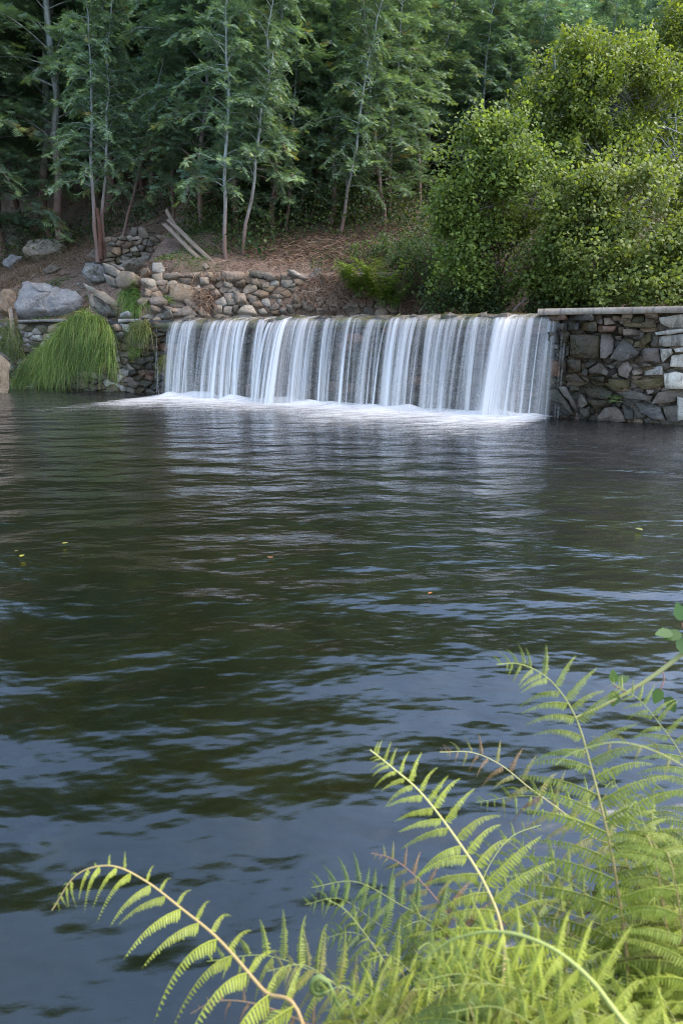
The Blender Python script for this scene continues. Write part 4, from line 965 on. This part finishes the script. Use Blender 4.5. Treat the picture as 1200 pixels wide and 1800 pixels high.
def tussock(label, poly, off, n, L, seed, loc_uv, c0=(0.06, 0.11, 0.016), c1=(0.31, 0.41, 0.08), spread=0.9, dr=(0.8, 1.8), w=(0.010, 0.018), lift=1.0, tips=0.0):
    r = np.random.default_rng(seed); pu = np.array(poly)
    u = r.uniform(pu[:, 0].min(), pu[:, 0].max(), n * 3); v = r.uniform(pu[:, 1].min(), pu[:, 1].max(), n * 3)
    ok = inside(poly, u, v); u, v = u[ok][:n], v[ok][:n]; n = len(u)
    vm = (v - pu[:, 1].min()) / np.ptp(pu[:, 1])
    P = np.array([on_plane(a, b, DAM0 + DN * (off[0] + (off[1] - off[0]) * m + r.uniform(-0.12, 0.12)), DN) for a, b, m in zip(u, v, vm)])
    cu = (u - pu[:, 0].mean()) / np.ptp(pu[:, 0])
    clump = nz(np.stack([u * 0.06, v * 0.06, u * 0], 1), 1.0, 3)
    D = DD * (cu * 0.8 + 0.5 * clump + r.normal(0, 0.65, n))[:, None] * spread + DN * r.uniform(0.3, 1.0, n)[:, None] + np.array((0, 0, 1.0)) * (r.normal(lift, 0.35, n))[:, None]
    t = np.clip(r.uniform(0, 1, n) * 0.8 + 0.25 * clump, 0, 1)[:, None]
    col = np.array(c0) + (np.array(c1) - np.array(c0)) * t
    dry = r.uniform(0, 1, n) < 0.09; col[dry] = (0.25, 0.21, 0.08)
    loc = np.asarray(on_plane(*loc_uv, DAM0 + DN * off[1], DN)); g = Geo()
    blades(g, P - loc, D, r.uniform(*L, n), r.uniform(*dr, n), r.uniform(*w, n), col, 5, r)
    o = obj('grass_tuft', g.mesh('grass_tuft'), M_grass, None, loc)
    return tag(o, label, 'grass')
tussock('huge arching green grass tussock hanging over the left wall down to the water', [(120, 570), (150, 548), (185, 560), (200, 590), (202, 640), (190, 648), (150, 640), (120, 660), (60, 672), (25, 680), (50, 640), (85, 605)], (0.05, 0.5), 6500, (0.4, 0.95), 301, (120, 690))
tussock('bright green grass tuft growing on the stones above the left wall', [(215, 515), (230, 505), (250, 512), (262, 535), (245, 548), (222, 545)], (-0.5, -0.35), 900, (0.3, 0.5), 302, (238, 552), c1=(0.18, 0.27, 0.05), lift=0.8)
tussock('long grass clump hanging down the wet wall left of the falls', [(235, 570), (262, 565), (268, 590), (240, 600)], (0.05, 0.15), 420, (0.4, 0.7), 303, (250, 575), c0=(0.07, 0.10, 0.02), c1=(0.22, 0.24, 0.06))
tussock('small grass tuft low on the wet wall under the long clump', [(232, 612), (248, 610), (250, 622), (235, 625)], (0.1, 0.15), 150, (0.2, 0.35), 304, (240, 622))
tussock('small yellowish grass tuft beside the left end of the falls', [(287, 624), (297, 622), (300, 634), (289, 638)], (0.1, 0.15), 120, (0.22, 0.38), 305, (293, 630), c0=(0.1, 0.11, 0.02), c1=(0.3, 0.27, 0.05), lift=0.1)
tussock('grass and weeds growing beside the timber post at the left edge', [(0, 580), (30, 560), (42, 600), (45, 630), (5, 640)], (0.0, 0.15), 900, (0.3, 0.55), 306, (25, 620), c0=(0.06, 0.085, 0.02), c1=(0.17, 0.2, 0.05))

def ground_blades(name, label, n, reg, L, w, cols, seed, lift=(0.3, 1.2), kinds='stuff', mat=M_litter, seg=3, dr=(0.2, 0.7), z0=0.0, mask=None):
    r = np.random.default_rng(seed); x = r.uniform(reg[0], reg[1], n); y = r.uniform(reg[2], reg[3], n)
    dam_d = -((x - DAM0[0]) * DN[0] + (y - DAM0[1]) * DN[1])
    ok = (dam_d > 0.35) & (y > np.where(x > -5.4, bank_y(x) + 0.05, 0))
    if mask is not None: ok &= mask(x, y, r)
    x, y = x[ok], y[ok]; n = len(x)
    P = np.stack([x, y, height(x, y) + z0 * r.uniform(0, 1, n)], 1)
    a = r.uniform(0, 6.28, n); D = np.stack([np.cos(a), np.sin(a), r.uniform(*lift, n)], 1)
    cs_ = np.array(cols); col = cs_[r.integers(0, len(cs_), n)] * r.uniform(0.7, 1.25, (n, 1))
    g = Geo(); blades(g, P, D, r.uniform(*L, n), r.uniform(*dr, n), r.uniform(*w, n), col, seg, r)
    return kind(obj(name, g.mesh(name), mat), kinds, label)
BR = [(0.21, 0.12, 0.075), (0.13, 0.075, 0.048), (0.29, 0.185, 0.12), (0.09, 0.055, 0.036)]
ground_blades('dry_litter', 'brown needles and twigs lying on the dirt slope', 26000, (-14, 0, 18.6, 28), (0.08, 0.28), (0.010, 0.022), BR, 401, (-0.05, 0.25))
ground_blades('dry_bracken', 'tangled dry brown brush along the bank and on the mound', 24000, (-4, 3.6, 18.6, 22.6), (0.12, 0.45), (0.010, 0.024), BR + [(0.3, 0.21, 0.15)], 402, (-0.1, 0.7), z0=0.12, mask=lambda x, y, r: (np.exp(-((x - 0.1) / 2.0) ** 2 - ((y - 21) / 1.2) ** 2) > r.uniform(0, 0.8, len(x))) | ((x > -2.5) & (y < 19.4) & (nz(np.stack([x, y, x * 0], 1), 1.5) > 0.0)) | (x > 2.0))
ground_blades('dead_grass', 'pale dead grass at the foot of the wood on the far left', 5000, (-16, -8.5, 24.5, 28), (0.3, 0.7), (0.006, 0.012), [(0.15, 0.10, 0.06), (0.22, 0.15, 0.09), (0.09, 0.06, 0.035)], 403, (0.8, 2.0))
ground_blades('weeds', 'short green weeds on the slope and along the wall top', 22000, (-12, 3.0, 18.7, 24), (0.08, 0.24), (0.014, 0.03), [(0.09, 0.14, 0.03), (0.14, 0.19, 0.05), (0.06, 0.09, 0.025)], 404, (0.5, 1.5), mat=M_grass, seg=2, mask=lambda x, y, r: nz(np.stack([x, y, x * 0], 1), 1.4, 5) + (x > -2.0) * 0.8 * (y < 21.2) > 0.5)
# brush stuck in the face of the tumbled wall
r = np.random.default_rng(405); g = Geo(); n = 9000
u = r.uniform(340, 790, n); v = r.uniform(478, 548, n); m = (nz(np.stack([u * 0.03, v * 0.05, u * 0], 1), 1.0, 11) + (u > 560) * 0.2 + (u > 690) * 0.8 - 1.2 * np.clip((v - 512) / 36, 0, 1) * (u < 640) > 0.15); u, v = u[m], v[m]; n = len(u)
P = np.array([on_plane(a, b, BP + bn * r.uniform(0.0, 0.2), bn) for a, b in zip(u, v)])
D = ex * r.normal(0, 0.7, n)[:, None] + bn * r.uniform(0.1, 0.8, n)[:, None] + UPV * r.normal(0, 0.5, n)[:, None]
blades(g, P, D, r.uniform(0.1, 0.38, n), r.uniform(0.3, 0.9, n), r.uniform(0.008, 0.018, n), np.array(BR + [(0.3, 0.21, 0.15)])[r.integers(0, 5, n)], 3, r)
kind(obj('dry_brush', g.mesh('dry_brush'), M_litter), 'stuff', 'dry brown stems tangled in the tumbled bank wall')
# fallen branch on the slope and sticks at the right of the bank
def stick(name, label, pts, rad, mat=M_bark):
    g = Geo(); g.tube(catmull(pts, 10), np.linspace(rad, rad * 0.5, 10), 6)
    return tag(obj(name, g.mesh(name, True), mat), label, 'branch')
stick('fallen_branch', 'thin fallen pole lying on the slope behind the broken outcrop', [on_ground(53, 411) + (0, 0, .08), on_ground(80, 420) + (0, 0, .1), on_ground(112, 430) + (0, 0, .06)], 0.05, M_wood)
stick('fallen_branch', 'reddish brown broken branch leaning into the water right of the ferns', [at_y(736, 550, 18.0), at_y(752, 530, 18.15), at_y(768, 516, 18.3)], 0.035, M_wood)
stick('dry_stalk', 'pale upright dry stalk beside the fern clump on the bank', [at_y(702, 548, 18.1), at_y(706, 505, 18.1), at_y(713, 466, 18.3)], 0.016, M_wood)
stick('fallen_branch', 'thin bare stick rising from the water under the alder', [at_y(901, 546, 16.0), at_y(918, 530, 16.1), at_y(938, 512, 16.3)], 0.018)
stick('fallen_branch', 'thin pale twig arching over the brush of the tumbled wall', [at_y(530, 510, 18.1), at_y(548, 513, 18.0), at_y(562, 507, 18.1)], 0.012, M_wood)

# ------------------------------------------------------------------ ferns
def pinna_mesh(seed, droop, curl=0.0, pairs=22):
    """one leaflet, unit long on x: midrib with rounded pinnules in pairs, tip drooping"""
    r = np.random.default_rng(seed); V = []; F = []; C = []
    def ax(t): return np.array((t * (1 - 0.10 * droop * t), curl * t * t, 0.24 * t - droop * 0.62 * t ** 2.1))
    k = 9
    for q in range(k + 1):
        t = q / k; c = ax(t); w = 0.010 * (1 - 0.8 * t)
        V += [c + (0, -w, 0), c + (0, w, 0), c + (0, 0, w * 1.3)]; C += [(1.25, 1.2, 1.1)] * 3
        if q < k:
            b = q * 3
            for i, j in ((0, 2), (2, 1), (1, 0)): F += [(b + i, b + j, b + 3 + j), (b + i, b + 3 + j, b + 3 + i)]
    for q in range(pairs):
        t = 0.035 + 0.95 * q / pairs; c = ax(t); tg = ax(min(1, t + 0.02)) - ax(t); tg /= np.linalg.norm(tg)
        l = 0.13 * (1 - t) ** 0.75 * min(1, 0.7 + t * 4) + 0.009
        for s in (-1, 1):
            ll = l * r.uniform(0.85, 1.12); y = np.array((0, s, 0)); dn = np.cross(tg, (0, 1, 0)); dn = dn if dn[2] < 0 else -dn
            d = y * 0.58 + tg * 0.22 + dn * (0.55 + 0.3 * droop) * r.uniform(0.6, 1.3); d /= np.linalg.norm(d)
            w = 0.35 * 0.95 / pairs * (1 - 0.3 * t); b = len(V)
            V += [c - tg * w, c + d * ll * 0.55 - tg * w * 0.95, c + d * ll * 0.92 - tg * w * 0.45 + dn * ll * 0.1, c + d * ll + tg * w * 0.1 + dn * ll * 0.14, c + d * ll * 0.85 + tg * w * 0.75 + dn * ll * 0.08, c + d * ll * 0.5 + tg * w * 1.0, c + tg * w]
            m = r.uniform(0.85, 1.15); C += [(m, m, m)] * 7
            F += [(b, b + 1, b + 5), (b, b + 5, b + 6), (b + 1, b + 2, b + 4), (b + 1, b + 4, b + 5), (b + 2, b + 3, b + 4)]
    return np.array(V), np.array(F), np.array(C)
PIN = [pinna_mesh(500 + q, dpp, cu) for q, (dpp, cu) in enumerate([(0.5, 0.03), (0.8, 0.06), (1.1, 0.0), (0.35, 0.1), (1.5, 0.05), (0.65, -0.03)])]
_pc = {}
def pin_me(q, tone):
    key = (q, tone)
    if key not in _pc:
        V, F, C = PIN[q]; me = mesh_np('pinna', V, F, C * np.array(TONES[tone])); me.materials.append(M_fern); _pc[key] = me
    return _pc[key]
TONES = {'green': (0.195, 0.235, 0.040), 'bright': (0.27, 0.31, 0.045), 'olive': (0.19, 0.185, 0.055), 'deep': (0.115, 0.165, 0.035), 'rust': (0.20, 0.13, 0.065)}
def frond(label, pts, tone='green', plen=0.2, npair=24, droop=(0, 1, 2, 5), rad=0.004, base_c=(0.22, 0.10, 0.05), tip_c=(0.24, 0.28, 0.075), root=None, start=0.12, face=0.6, group=None, tips=None, seed=0, side_len=(1, 1)):
    r = np.random.default_rng(900 + seed)
    P = [at_c(*p) for p in pts]
    if root is None: root = P[0] + np.array((0.05, -0.15, -0.35)); root[2] = min(root[2], 0.3) if P[0][2] > 0.2 else P[0][2] - 0.2
    S = catmull([root] + P, 60); o = thing('fern_frond', label, 'fern', root, group); rt = np.asarray(root)
    ln = np.concatenate([[0], np.cumsum(np.linalg.norm(np.diff(S, axis=0), axis=1))]); ln /= ln[-1]
    g = Geo(); w = np.linspace(0, 1, 60)[:, None]
    g.tube(S - rt, rad * (1 - 0.8 * ln), 6, np.asarray(base_c) * (1 - w) ** 2 + np.asarray(tip_c) * (1 - (1 - w) ** 2))
    obj('stem', g.mesh('stem', True), M_stem, o)
    i0 = np.interp(start, ln, np.arange(60)); first = True
    for k in range(npair):
        f = start + (0.99 - start) * (1 - (1 - k / (npair - 1)) ** 1.45)
        for sd_ in (-1, 1):
            ff = min(0.99, f + (0.008 if sd_ > 0 else -0.006) + r.normal(0, 0.004))
            p = np.array([np.interp(ff, ln, S[:, q]) for q in range(3)])
            tg = np.array([np.interp(min(1, ff + 0.02), ln, S[:, q]) for q in range(3)]) - np.array([np.interp(ff - 0.02, ln, S[:, q]) for q in range(3)]); tg /= np.linalg.norm(tg)
            to_cam = EYE - p; to_cam /= np.linalg.norm(to_cam)
            nrm = to_cam * face + UPV * (1 - face) + np.array((0, -0.2, 0)); nrm -= tg * (nrm @ tg); nrm /= np.linalg.norm(nrm)
            side = np.cross(tg, nrm) * sd_
            g_ = (f - start) / (1 - start)
            prof = (0.8 + 0.2 * min(1, g_ * 4)) * max(0, 1 - g_) ** 0.62 + 0.02
            L = plen * prof * r.uniform(0.85, 1.1) * side_len[0 if sd_ < 0 else 1]
            fwd = 0.12 + 0.38 * g_ ** 2 + r.normal(0, 0.07)
            side = side - UPV * (side @ UPV) * 0.45; side /= np.linalg.norm(side)
            d = side + tg * fwd + nrm * r.normal(0.12, 0.10); d /= np.linalg.norm(d)
            Zv = UPV * 0.85 + nrm * 0.3 + r.normal(0, 0.12, 3); Zv -= d * (Zv @ d); Zv /= np.linalg.norm(Zv); Yv = np.cross(Zv, d)
            tn = tone
            if tips and g_ > tips[0] and r.uniform() < tips[2]: tn = tips[1]
            me = pin_me(int(r.choice(droop)), tn)
            c = bpy.data.objects.new('pinna', me); COL.objects.link(c); c.parent = o
            q = p - rt
            ys = L * sd_ if False else L
            wS = L * (1.0 + 0.25 * g_)
            c.matrix_basis = Matrix(((d[0] * L, Yv[0] * wS, Zv[0] * L, q[0]), (d[1] * L, Yv[1] * wS, Zv[1] * L, q[1]), (d[2] * L, Yv[2] * wS, Zv[2] * L, q[2]), (0, 0, 0, 1)))
    return o
frond('tallest fern frond on the right with orange brown stem, tip bent left over the water', [(1112, 1830, .95), (1098, 1660, 1.0), (1072, 1490, 1.06), (1037, 1345, 1.13), (1008, 1255, 1.17), (965, 1195, 1.2), (915, 1168, 1.2), (872, 1168, 1.19)], 'green', 0.245, 30, rad=0.0044, start=0.10, seed=1, base_c=(0.28, 0.09, 0.05))
frond('middle fern frond pointing up left with a pale yellow stem', [(892, 1830, .9), (884, 1650, .96), (852, 1555, 1.0), (795, 1465, 1.04), (738, 1392, 1.07), (690, 1350, 1.09), (650, 1318, 1.1)], 'bright', 0.195, 28, rad=0.0046, start=0.2, seed=2, base_c=(0.35, 0.17, 0.09), tip_c=(0.5, 0.48, 0.16))
frond('arching fern frond at the lower left, curving over and drooping left', [(540, 1830, .85), (462, 1740, .9), (385, 1652, .96), (320, 1598, 1.0), (255, 1548, 1.03), (195, 1522, 1.04), (135, 1538, 1.04), (92, 1600, 1.03)], 'bright', 0.13, 24, droop=(2, 4, 4, 1), rad=0.004, start=0.12, face=0.2, seed=3, side_len=(1.45, 0.75), base_c=(0.4, 0.24, 0.10), tip_c=(0.42, 0.32, 0.12))
frond('green fern frond at the right edge with its tip on the bramble stem', [(1260, 1480, 1.25), (1200, 1335, 1.35), (1160, 1275, 1.4), (1120, 1228, 1.43), (1072, 1198, 1.45)], 'green', 0.17, 24, rad=0.003, start=0.25, seed=4)
frond('half browned fern frond lying low behind the tall one, tip to the left', [(1110, 1540, 1.3), (1040, 1470, 1.36), (985, 1425, 1.4), (930, 1385, 1.44), (880, 1345, 1.47), (830, 1323, 1.48), (772, 1322, 1.47)], 'olive', 0.17, 20, droop=(1, 2, 5), rad=0.003, start=0.2, seed=5, tips=(0.6, 'rust', 0.6), tip_c=(0.4, 0.38, 0.15))
frond('near fern frond arching in from the right edge, leaflets hanging down', [(1330, 1530, .85), (1260, 1400, .86), (1180, 1335, .86), (1090, 1305, .87), (1010, 1322, .88), (975, 1345, .88)], 'olive', 0.10, 18, droop=(4, 2, 4), rad=0.003, start=0.1, face=0.2, seed=6)
frond('small bright fern tip standing alone left of the middle frond', [(720, 1760, .98), (682, 1700, 1.0), (640, 1640, 1.03), (605, 1598, 1.05), (572, 1580, 1.06)], 'bright', 0.055, 14, rad=0.0025, start=0.3, seed=7)
frond('thick blurred fern frond bending across the lower right, nearest the lens', [(1090, 1790, .68), (1030, 1715, .70), (960, 1662, .72), (880, 1638, .74), (800, 1650, .76), (740, 1690, .77)], 'bright', 0.10, 18, droop=(4, 2, 1), rad=0.004, start=0.16, face=0.25, seed=8, root=at_c(1290, 2050, .6), base_c=(0.3, 0.32, 0.08))
frond('rusty brown fern frond behind the middle one, pointing left', [(830, 1690, 1.15), (780, 1600, 1.2), (735, 1545, 1.23), (690, 1510, 1.25), (652, 1500, 1.26)], 'olive', 0.15, 18, rad=0.0028, start=0.2, seed=9, tips=(0.3, 'rust', 0.7), base_c=(0.2, 0.1, 0.06), tip_c=(0.25, 0.13, 0.08))
frond('dry reddish fern frond at the bottom edge under the arching one', [(640, 1860, .9), (540, 1800, .93), (450, 1765, .95), (380, 1760, .97), (335, 1782, .98)], 'rust', 0.09, 16, droop=(2, 4), rad=0.003, start=0.1, face=0.3, seed=10, tip_c=(0.3, 0.2, 0.1))
frond('dark green fern frond behind the tall stem, half hidden', [(1080, 1700, 1.2), (1010, 1600, 1.28), (960, 1540, 1.32), (920, 1500, 1.35), (880, 1470, 1.37)], 'deep', 0.15, 18, rad=0.0025, start=0.15, seed=11)
frond('lacy fern frond fanning right between the middle and tall stems', [(800, 1720, 1.12), (830, 1600, 1.2), (860, 1520, 1.26), (900, 1470, 1.3), (950, 1450, 1.33)], 'green', 0.13, 18, rad=0.0025, start=0.15, seed=12)
r = np.random.default_rng(66)
fill = [(1150, 1500, 1.1), (1195, 1450, 1.25), (1180, 1600, .95), (1130, 1640, 1.05), (1060, 1720, .9), (980, 1740, .85), (900, 1720, .9), (820, 1740, .95), (760, 1760, .85), (700, 1770, .9), (1010, 1640, 1.1), (900, 1620, 1.15), (820, 1640, 1.1), (740, 1660, 1.1), (1190, 1740, .85), (1140, 1400, 1.35), (1200, 1560, 1.2), (640, 1780, .8), (1090, 1580, 1.2), (780, 1570, 1.15), (1170, 1690, 1.1), (960, 1680, 1.0), (850, 1790, .75), (1040, 1790, .72), (600, 1790, .95), (720, 1600, 1.2), (1110, 1480, 1.3), (1160, 1420, 1.4), (1030, 1560, 1.25), (680, 1700, 1.0), (930, 1560, 1.25), (1000, 1700, .95), (1120, 1760, .8), (860, 1690, 1.0), (1180, 1520, 1.05), (780, 1700, .9), (940, 1770, .78), (660, 1740, .85)] + [(r.uniform(600, 1190), r.uniform(1660, 1790), r.uniform(.75, 1.05)) for q in range(12)] + [(r.uniform(1090, 1200), r.uniform(1380, 1640), r.uniform(1.0, 1.4)) for q in range(6)]
for q, (u, v, c) in enumerate(fill):
    a = r.normal(-0.35, 0.7); L = r.uniform(150, 230)
    pts = [(u + 40 - 20 * a, v + L * 0.9, c * 0.93), (u + 10, v + L * 0.4, c), (u + a * 60, v + 20, c * 1.04), (u + a * 120, v - 20, c * 1.06), (u + a * 180, v - 10, c * 1.05)]
    frond('low fern frond crowded among the others in the lower right corner', pts, ['green', 'deep', 'bright', 'green', 'olive', 'green'][q % 6], r.uniform(0.16, 0.23), 20, droop=(1, 2, 4, 0), rad=0.0021, start=0.2, face=0.35, seed=100 + q, group='fern fronds crowded in the lower right')
# fiddlehead
th = np.linspace(0, 11, 50); c0 = at_c(562, 1735, .92)
sp = [c0 + RT * (0.0125 * (1 - t / 13) * math.cos(t + 1.6)) + UP * (0.0125 * (1 - t / 13) * math.sin(t + 1.6)) for t in th]
g = Geo(); stem = catmull([at_c(640, 1850, .86), at_c(605, 1790, .9), sp[0] + (sp[0] - sp[1]) * 3], 14)
g.tube(np.vstack([stem[:-1], sp]), np.concatenate([np.linspace(0.0025, 0.003, 13), np.linspace(0.0042, 0.002, 50)]), 7, (0.13, 0.18, 0.05))
tag(obj('fern_fiddlehead', g.mesh('fern_fiddlehead', True), M_stem), 'coiled green fern fiddlehead at the bottom centre', 'fern')

# ferns on the far bank
def small_fern(label, base, n, L, seed, group=None):
    r = np.random.default_rng(seed); base = np.asarray(base, float); o = thing('fern_plant', label, 'fern', base, group)
    for q in range(n):
        a = r.uniform(0, 6.28); l = L * r.uniform(0.6, 1.15)
        d = np.array((math.cos(a), math.sin(a) - 0.3, 0)); S = np.array([r.normal(0, 0.06, 3) * (1, 1, 0) + d * l * 0.55 * t + UPV * l * (1.5 * t - 0.68 * t * t) for t in np.linspace(0, 1, 12)])
        g = Geo(); g.tube(S, np.linspace(0.006, 0.002, 12), 3, (0.15, 0.2, 0.06))
        P = []; D = []; sc_ = []
        for k in range(16):
            t = 0.2 + 0.78 * k / 15; p = np.array([np.interp(t, np.linspace(0, 1, 12), S[:, i]) for i in range(3)])
            sd_ = np.cross(d, UPV); sd_ /= np.linalg.norm(sd_)
            for sg in (-1, 1): P.append(p); D.append(sd_ * sg + d * 0.5 + UPV * r.normal(-0.1, 0.15)); sc_.append(l * 0.34 * (1 - t * 0.85))
        x, y, z = frames(np.array(D))
        c0 = np.array((0.13, 0.20, 0.03)); c1 = np.array((0.30, 0.38, 0.06)); cc = c0 + (c1 - c0) * r.uniform(0, 1, (len(P), 1))
        scatter(g, *comb(6, 0.32, 0.12), np.array(P), x, y, z, np.array(sc_), cc)
        obj('frond', g.mesh('frond'), M_fern, o)
    return o
small_fern('yellow green fern clump at the centre of the bank brush, nearest the dry stalk', at_y(672, 538, 18.1), 36, 1.25, 701)
small_fern('yellow green fern clump on the bank just left of the larger one', at_y(630, 522, 18.25), 30, 1.0, 702)
small_fern('low fern with fronds hanging down to the upper water', at_y(692, 542, 17.95), 20, 0.7, 703)
small_fern('little fern at the top of the small green grass tuft', at_y(236, 508, 18.9), 7, 0.32, 704)
small_fern('tiny fern sprouting beside the broad tan stone of the tumbled wall', at_y(303, 535, 18.25), 6, 0.25, 705)
small_fern('small fern at the left end of the bank brush', at_y(604, 495, 18.35), 16, 0.6, 706)
small_fern('small green weed on the wet wall right of the falls', dam(*dam_sz(1083, 705), 0.12), 4, 0.14, 707)

# bramble cane at the right edge
BRM = [(1260, 1085, 1.5), (1200, 1147, 1.5), (1130, 1200, 1.5), (1060, 1240, 1.5), (1010, 1262, 1.5)]
S = catmull([at_c(*p) for p in BRM], 30); bl = np.array(S[0]); o = thing('bramble_cane', 'thorny bramble cane with toothed leaves reaching in from the right edge', 'bramble', bl)
g = Geo(); g.tube(S - bl, np.linspace(0.0062, 0.003, 30), 7, (0.24, 0.24, 0.09)); obj('stem', g.mesh('stem', True), M_stem, o)
r = np.random.default_rng(71)
for k in range(2, 28, 2):
    d = r.normal(0, 1, 3); d /= np.linalg.norm(d); g = Geo(); g.tube(np.array([S[k] - bl, S[k] - bl + d * 0.011]), np.array([0.0022, 0.0002]), 4, (0.2, 0.07, 0.05)); obj('thorn', g.mesh('thorn'), M_stem, o)
TL = []; TF = []
for q in range(9):
    t = q / 8; w = 0.34 * math.sin(math.pi * (0.08 + 0.9 * t) ** 0.8) * (1 + (0.10 if q % 2 else -0.06)); TL += [(t, -w, 0.12 * w), (t, 0, 0), (t, w, 0.12 * w)]
    if q: b = q * 3; TF += [(b - 3, b - 2, b + 1), (b - 3, b + 1, b), (b - 2, b - 1, b + 2), (b - 2, b + 2, b + 1)]
TL = np.array(TL); TF = np.array(TF)
for (u, v, c, a, L, cc) in [(1198, 1090, 1.5, 100, 0.04, (0.07, 0.13, 0.045)), (1195, 1112, 1.5, 200, 0.042, (0.06, 0.11, 0.03)), (1192, 1122, 1.5, 290, 0.045, (0.05, 0.11, 0.03)), (1180, 1112, 1.5, 185, 0.04, (0.08, 0.16, 0.04)),
                          (1160, 1212, 1.49, 250, 0.035, (0.07, 0.12, 0.04)), (1172, 1225, 1.49, 290, 0.035, (0.05, 0.09, 0.03)), (1078, 1200, 1.5, 95, 0.03, (0.09, 0.15, 0.04)), (1080, 1215, 1.5, 260, 0.035, (0.10, 0.16, 0.04)), (1085, 1198, 1.5, 20, 0.03, (0.07, 0.13, 0.04))]:
    p = at_c(u, v, c) - bl; d = RT * math.cos(R(a)) + UP * math.sin(R(a)) + FW * r.normal(0, 0.3); d /= np.linalg.norm(d)
    x, y, z = frames(d[None], (UPV - FW * 0.8 + r.normal(0, 0.4, 3))[None]); g = Geo()
    scatter(g, TL, TF, p[None], x, y, z, np.array([L]), np.array([cc])); obj('leaf', g.mesh('leaf'), M_alder, o)
for pa, pb in (((1200, 1147, 1.5), (1197, 1095, 1.5)), ((1163, 1178, 1.5), (1160, 1212, 1.49)), ((1100, 1222, 1.5), (1078, 1205, 1.5))):
    g = Geo(); g.tube(catmull([at_c(*pa) - bl, (at_c(*pa) + at_c(*pb)) / 2 - bl + RT * 0.006, at_c(*pb) - bl], 6), 0.0013, 4, (0.22, 0.1, 0.07)); obj('stalk', g.mesh('stalk'), M_stem, o)
# second thin bramble with dark leaves low on the right
S = catmull([at_c(*p) for p in [(1240, 1480, 1.45), (1130, 1560, 1.4), (1060, 1590, 1.38), (1020, 1612, 1.37)]], 16); bl = np.array(S[0]); o = thing('bramble_cane', 'thin reddish bramble cane with curled dark leaves behind the tall fern stem', 'bramble', bl)
g = Geo(); g.tube(S - bl, np.linspace(0.004, 0.002, 16), 6, (0.2, 0.09, 0.06)); obj('stem', g.mesh('stem', True), M_stem, o)
for (u, v, a) in ((1010, 1592, 150), (1022, 1588, 330), (1052, 1585, 100), (1065, 1588, 280), (1090, 1570, 60), (1160, 1500, 30), (1150, 1540, 250)):
    p = at_c(u, v, 1.38) - bl; d = RT * math.cos(R(a)) + UP * math.sin(R(a)); x, y, z = frames(d[None], (UPV - FW * 0.6 + r.normal(0, 0.5, 3))[None]); g = Geo()
    scatter(g, TL, TF, p[None], x, y, z, np.array([0.036]), np.array([(0.05, 0.09, 0.03)])); obj('leaf', g.mesh('leaf'), M_alder, o)

# leaves afloat
for u, v, s, c, label in ((110, 955, .05, (0.45, 0.42, 0.08), 'pale yellow leaf afloat on the left, rounder one'), (40, 975, .06, (0.42, 0.40, 0.05), 'long yellow leaf afloat near the left edge'), (32, 967, .04, (0.2, 0.18, 0.06), 'dull olive leaf afloat beside the long yellow leaf'),
                       (1118, 928, .09, (0.3, 0.33, 0.1), 'greenish leaf afloat on the right below the wall'), (758, 1041, .04, (0.5, 0.2, 0.06), 'tiny orange leaf afloat in the middle of the pond'), (478, 981, .07, (0.28, 0.14, 0.06), 'brown leaf afloat in the dark centre left')):
    p = at_z(u, v, 0.03); g = Geo(); a = random.uniform(0, 6.28)
    scatter(g, TL, TF, np.zeros((1, 3)), np.array([[math.cos(a), math.sin(a), 0]]), np.array([[-math.sin(a), math.cos(a), 0]]), np.array([[0, 0, 1.0]]), np.array([s * 0.8]), np.array([c]) * 0.6)
    tag(obj('floating_leaf', g.mesh('floating_leaf'), M_fern, None, p), label, 'leaf')
print('tris', sum(len(m.polygons) * (2 if m.polygons and len(m.polygons[0].vertices) == 4 else 1) for m in bpy.data.meshes), 'objects', len(sc.objects))
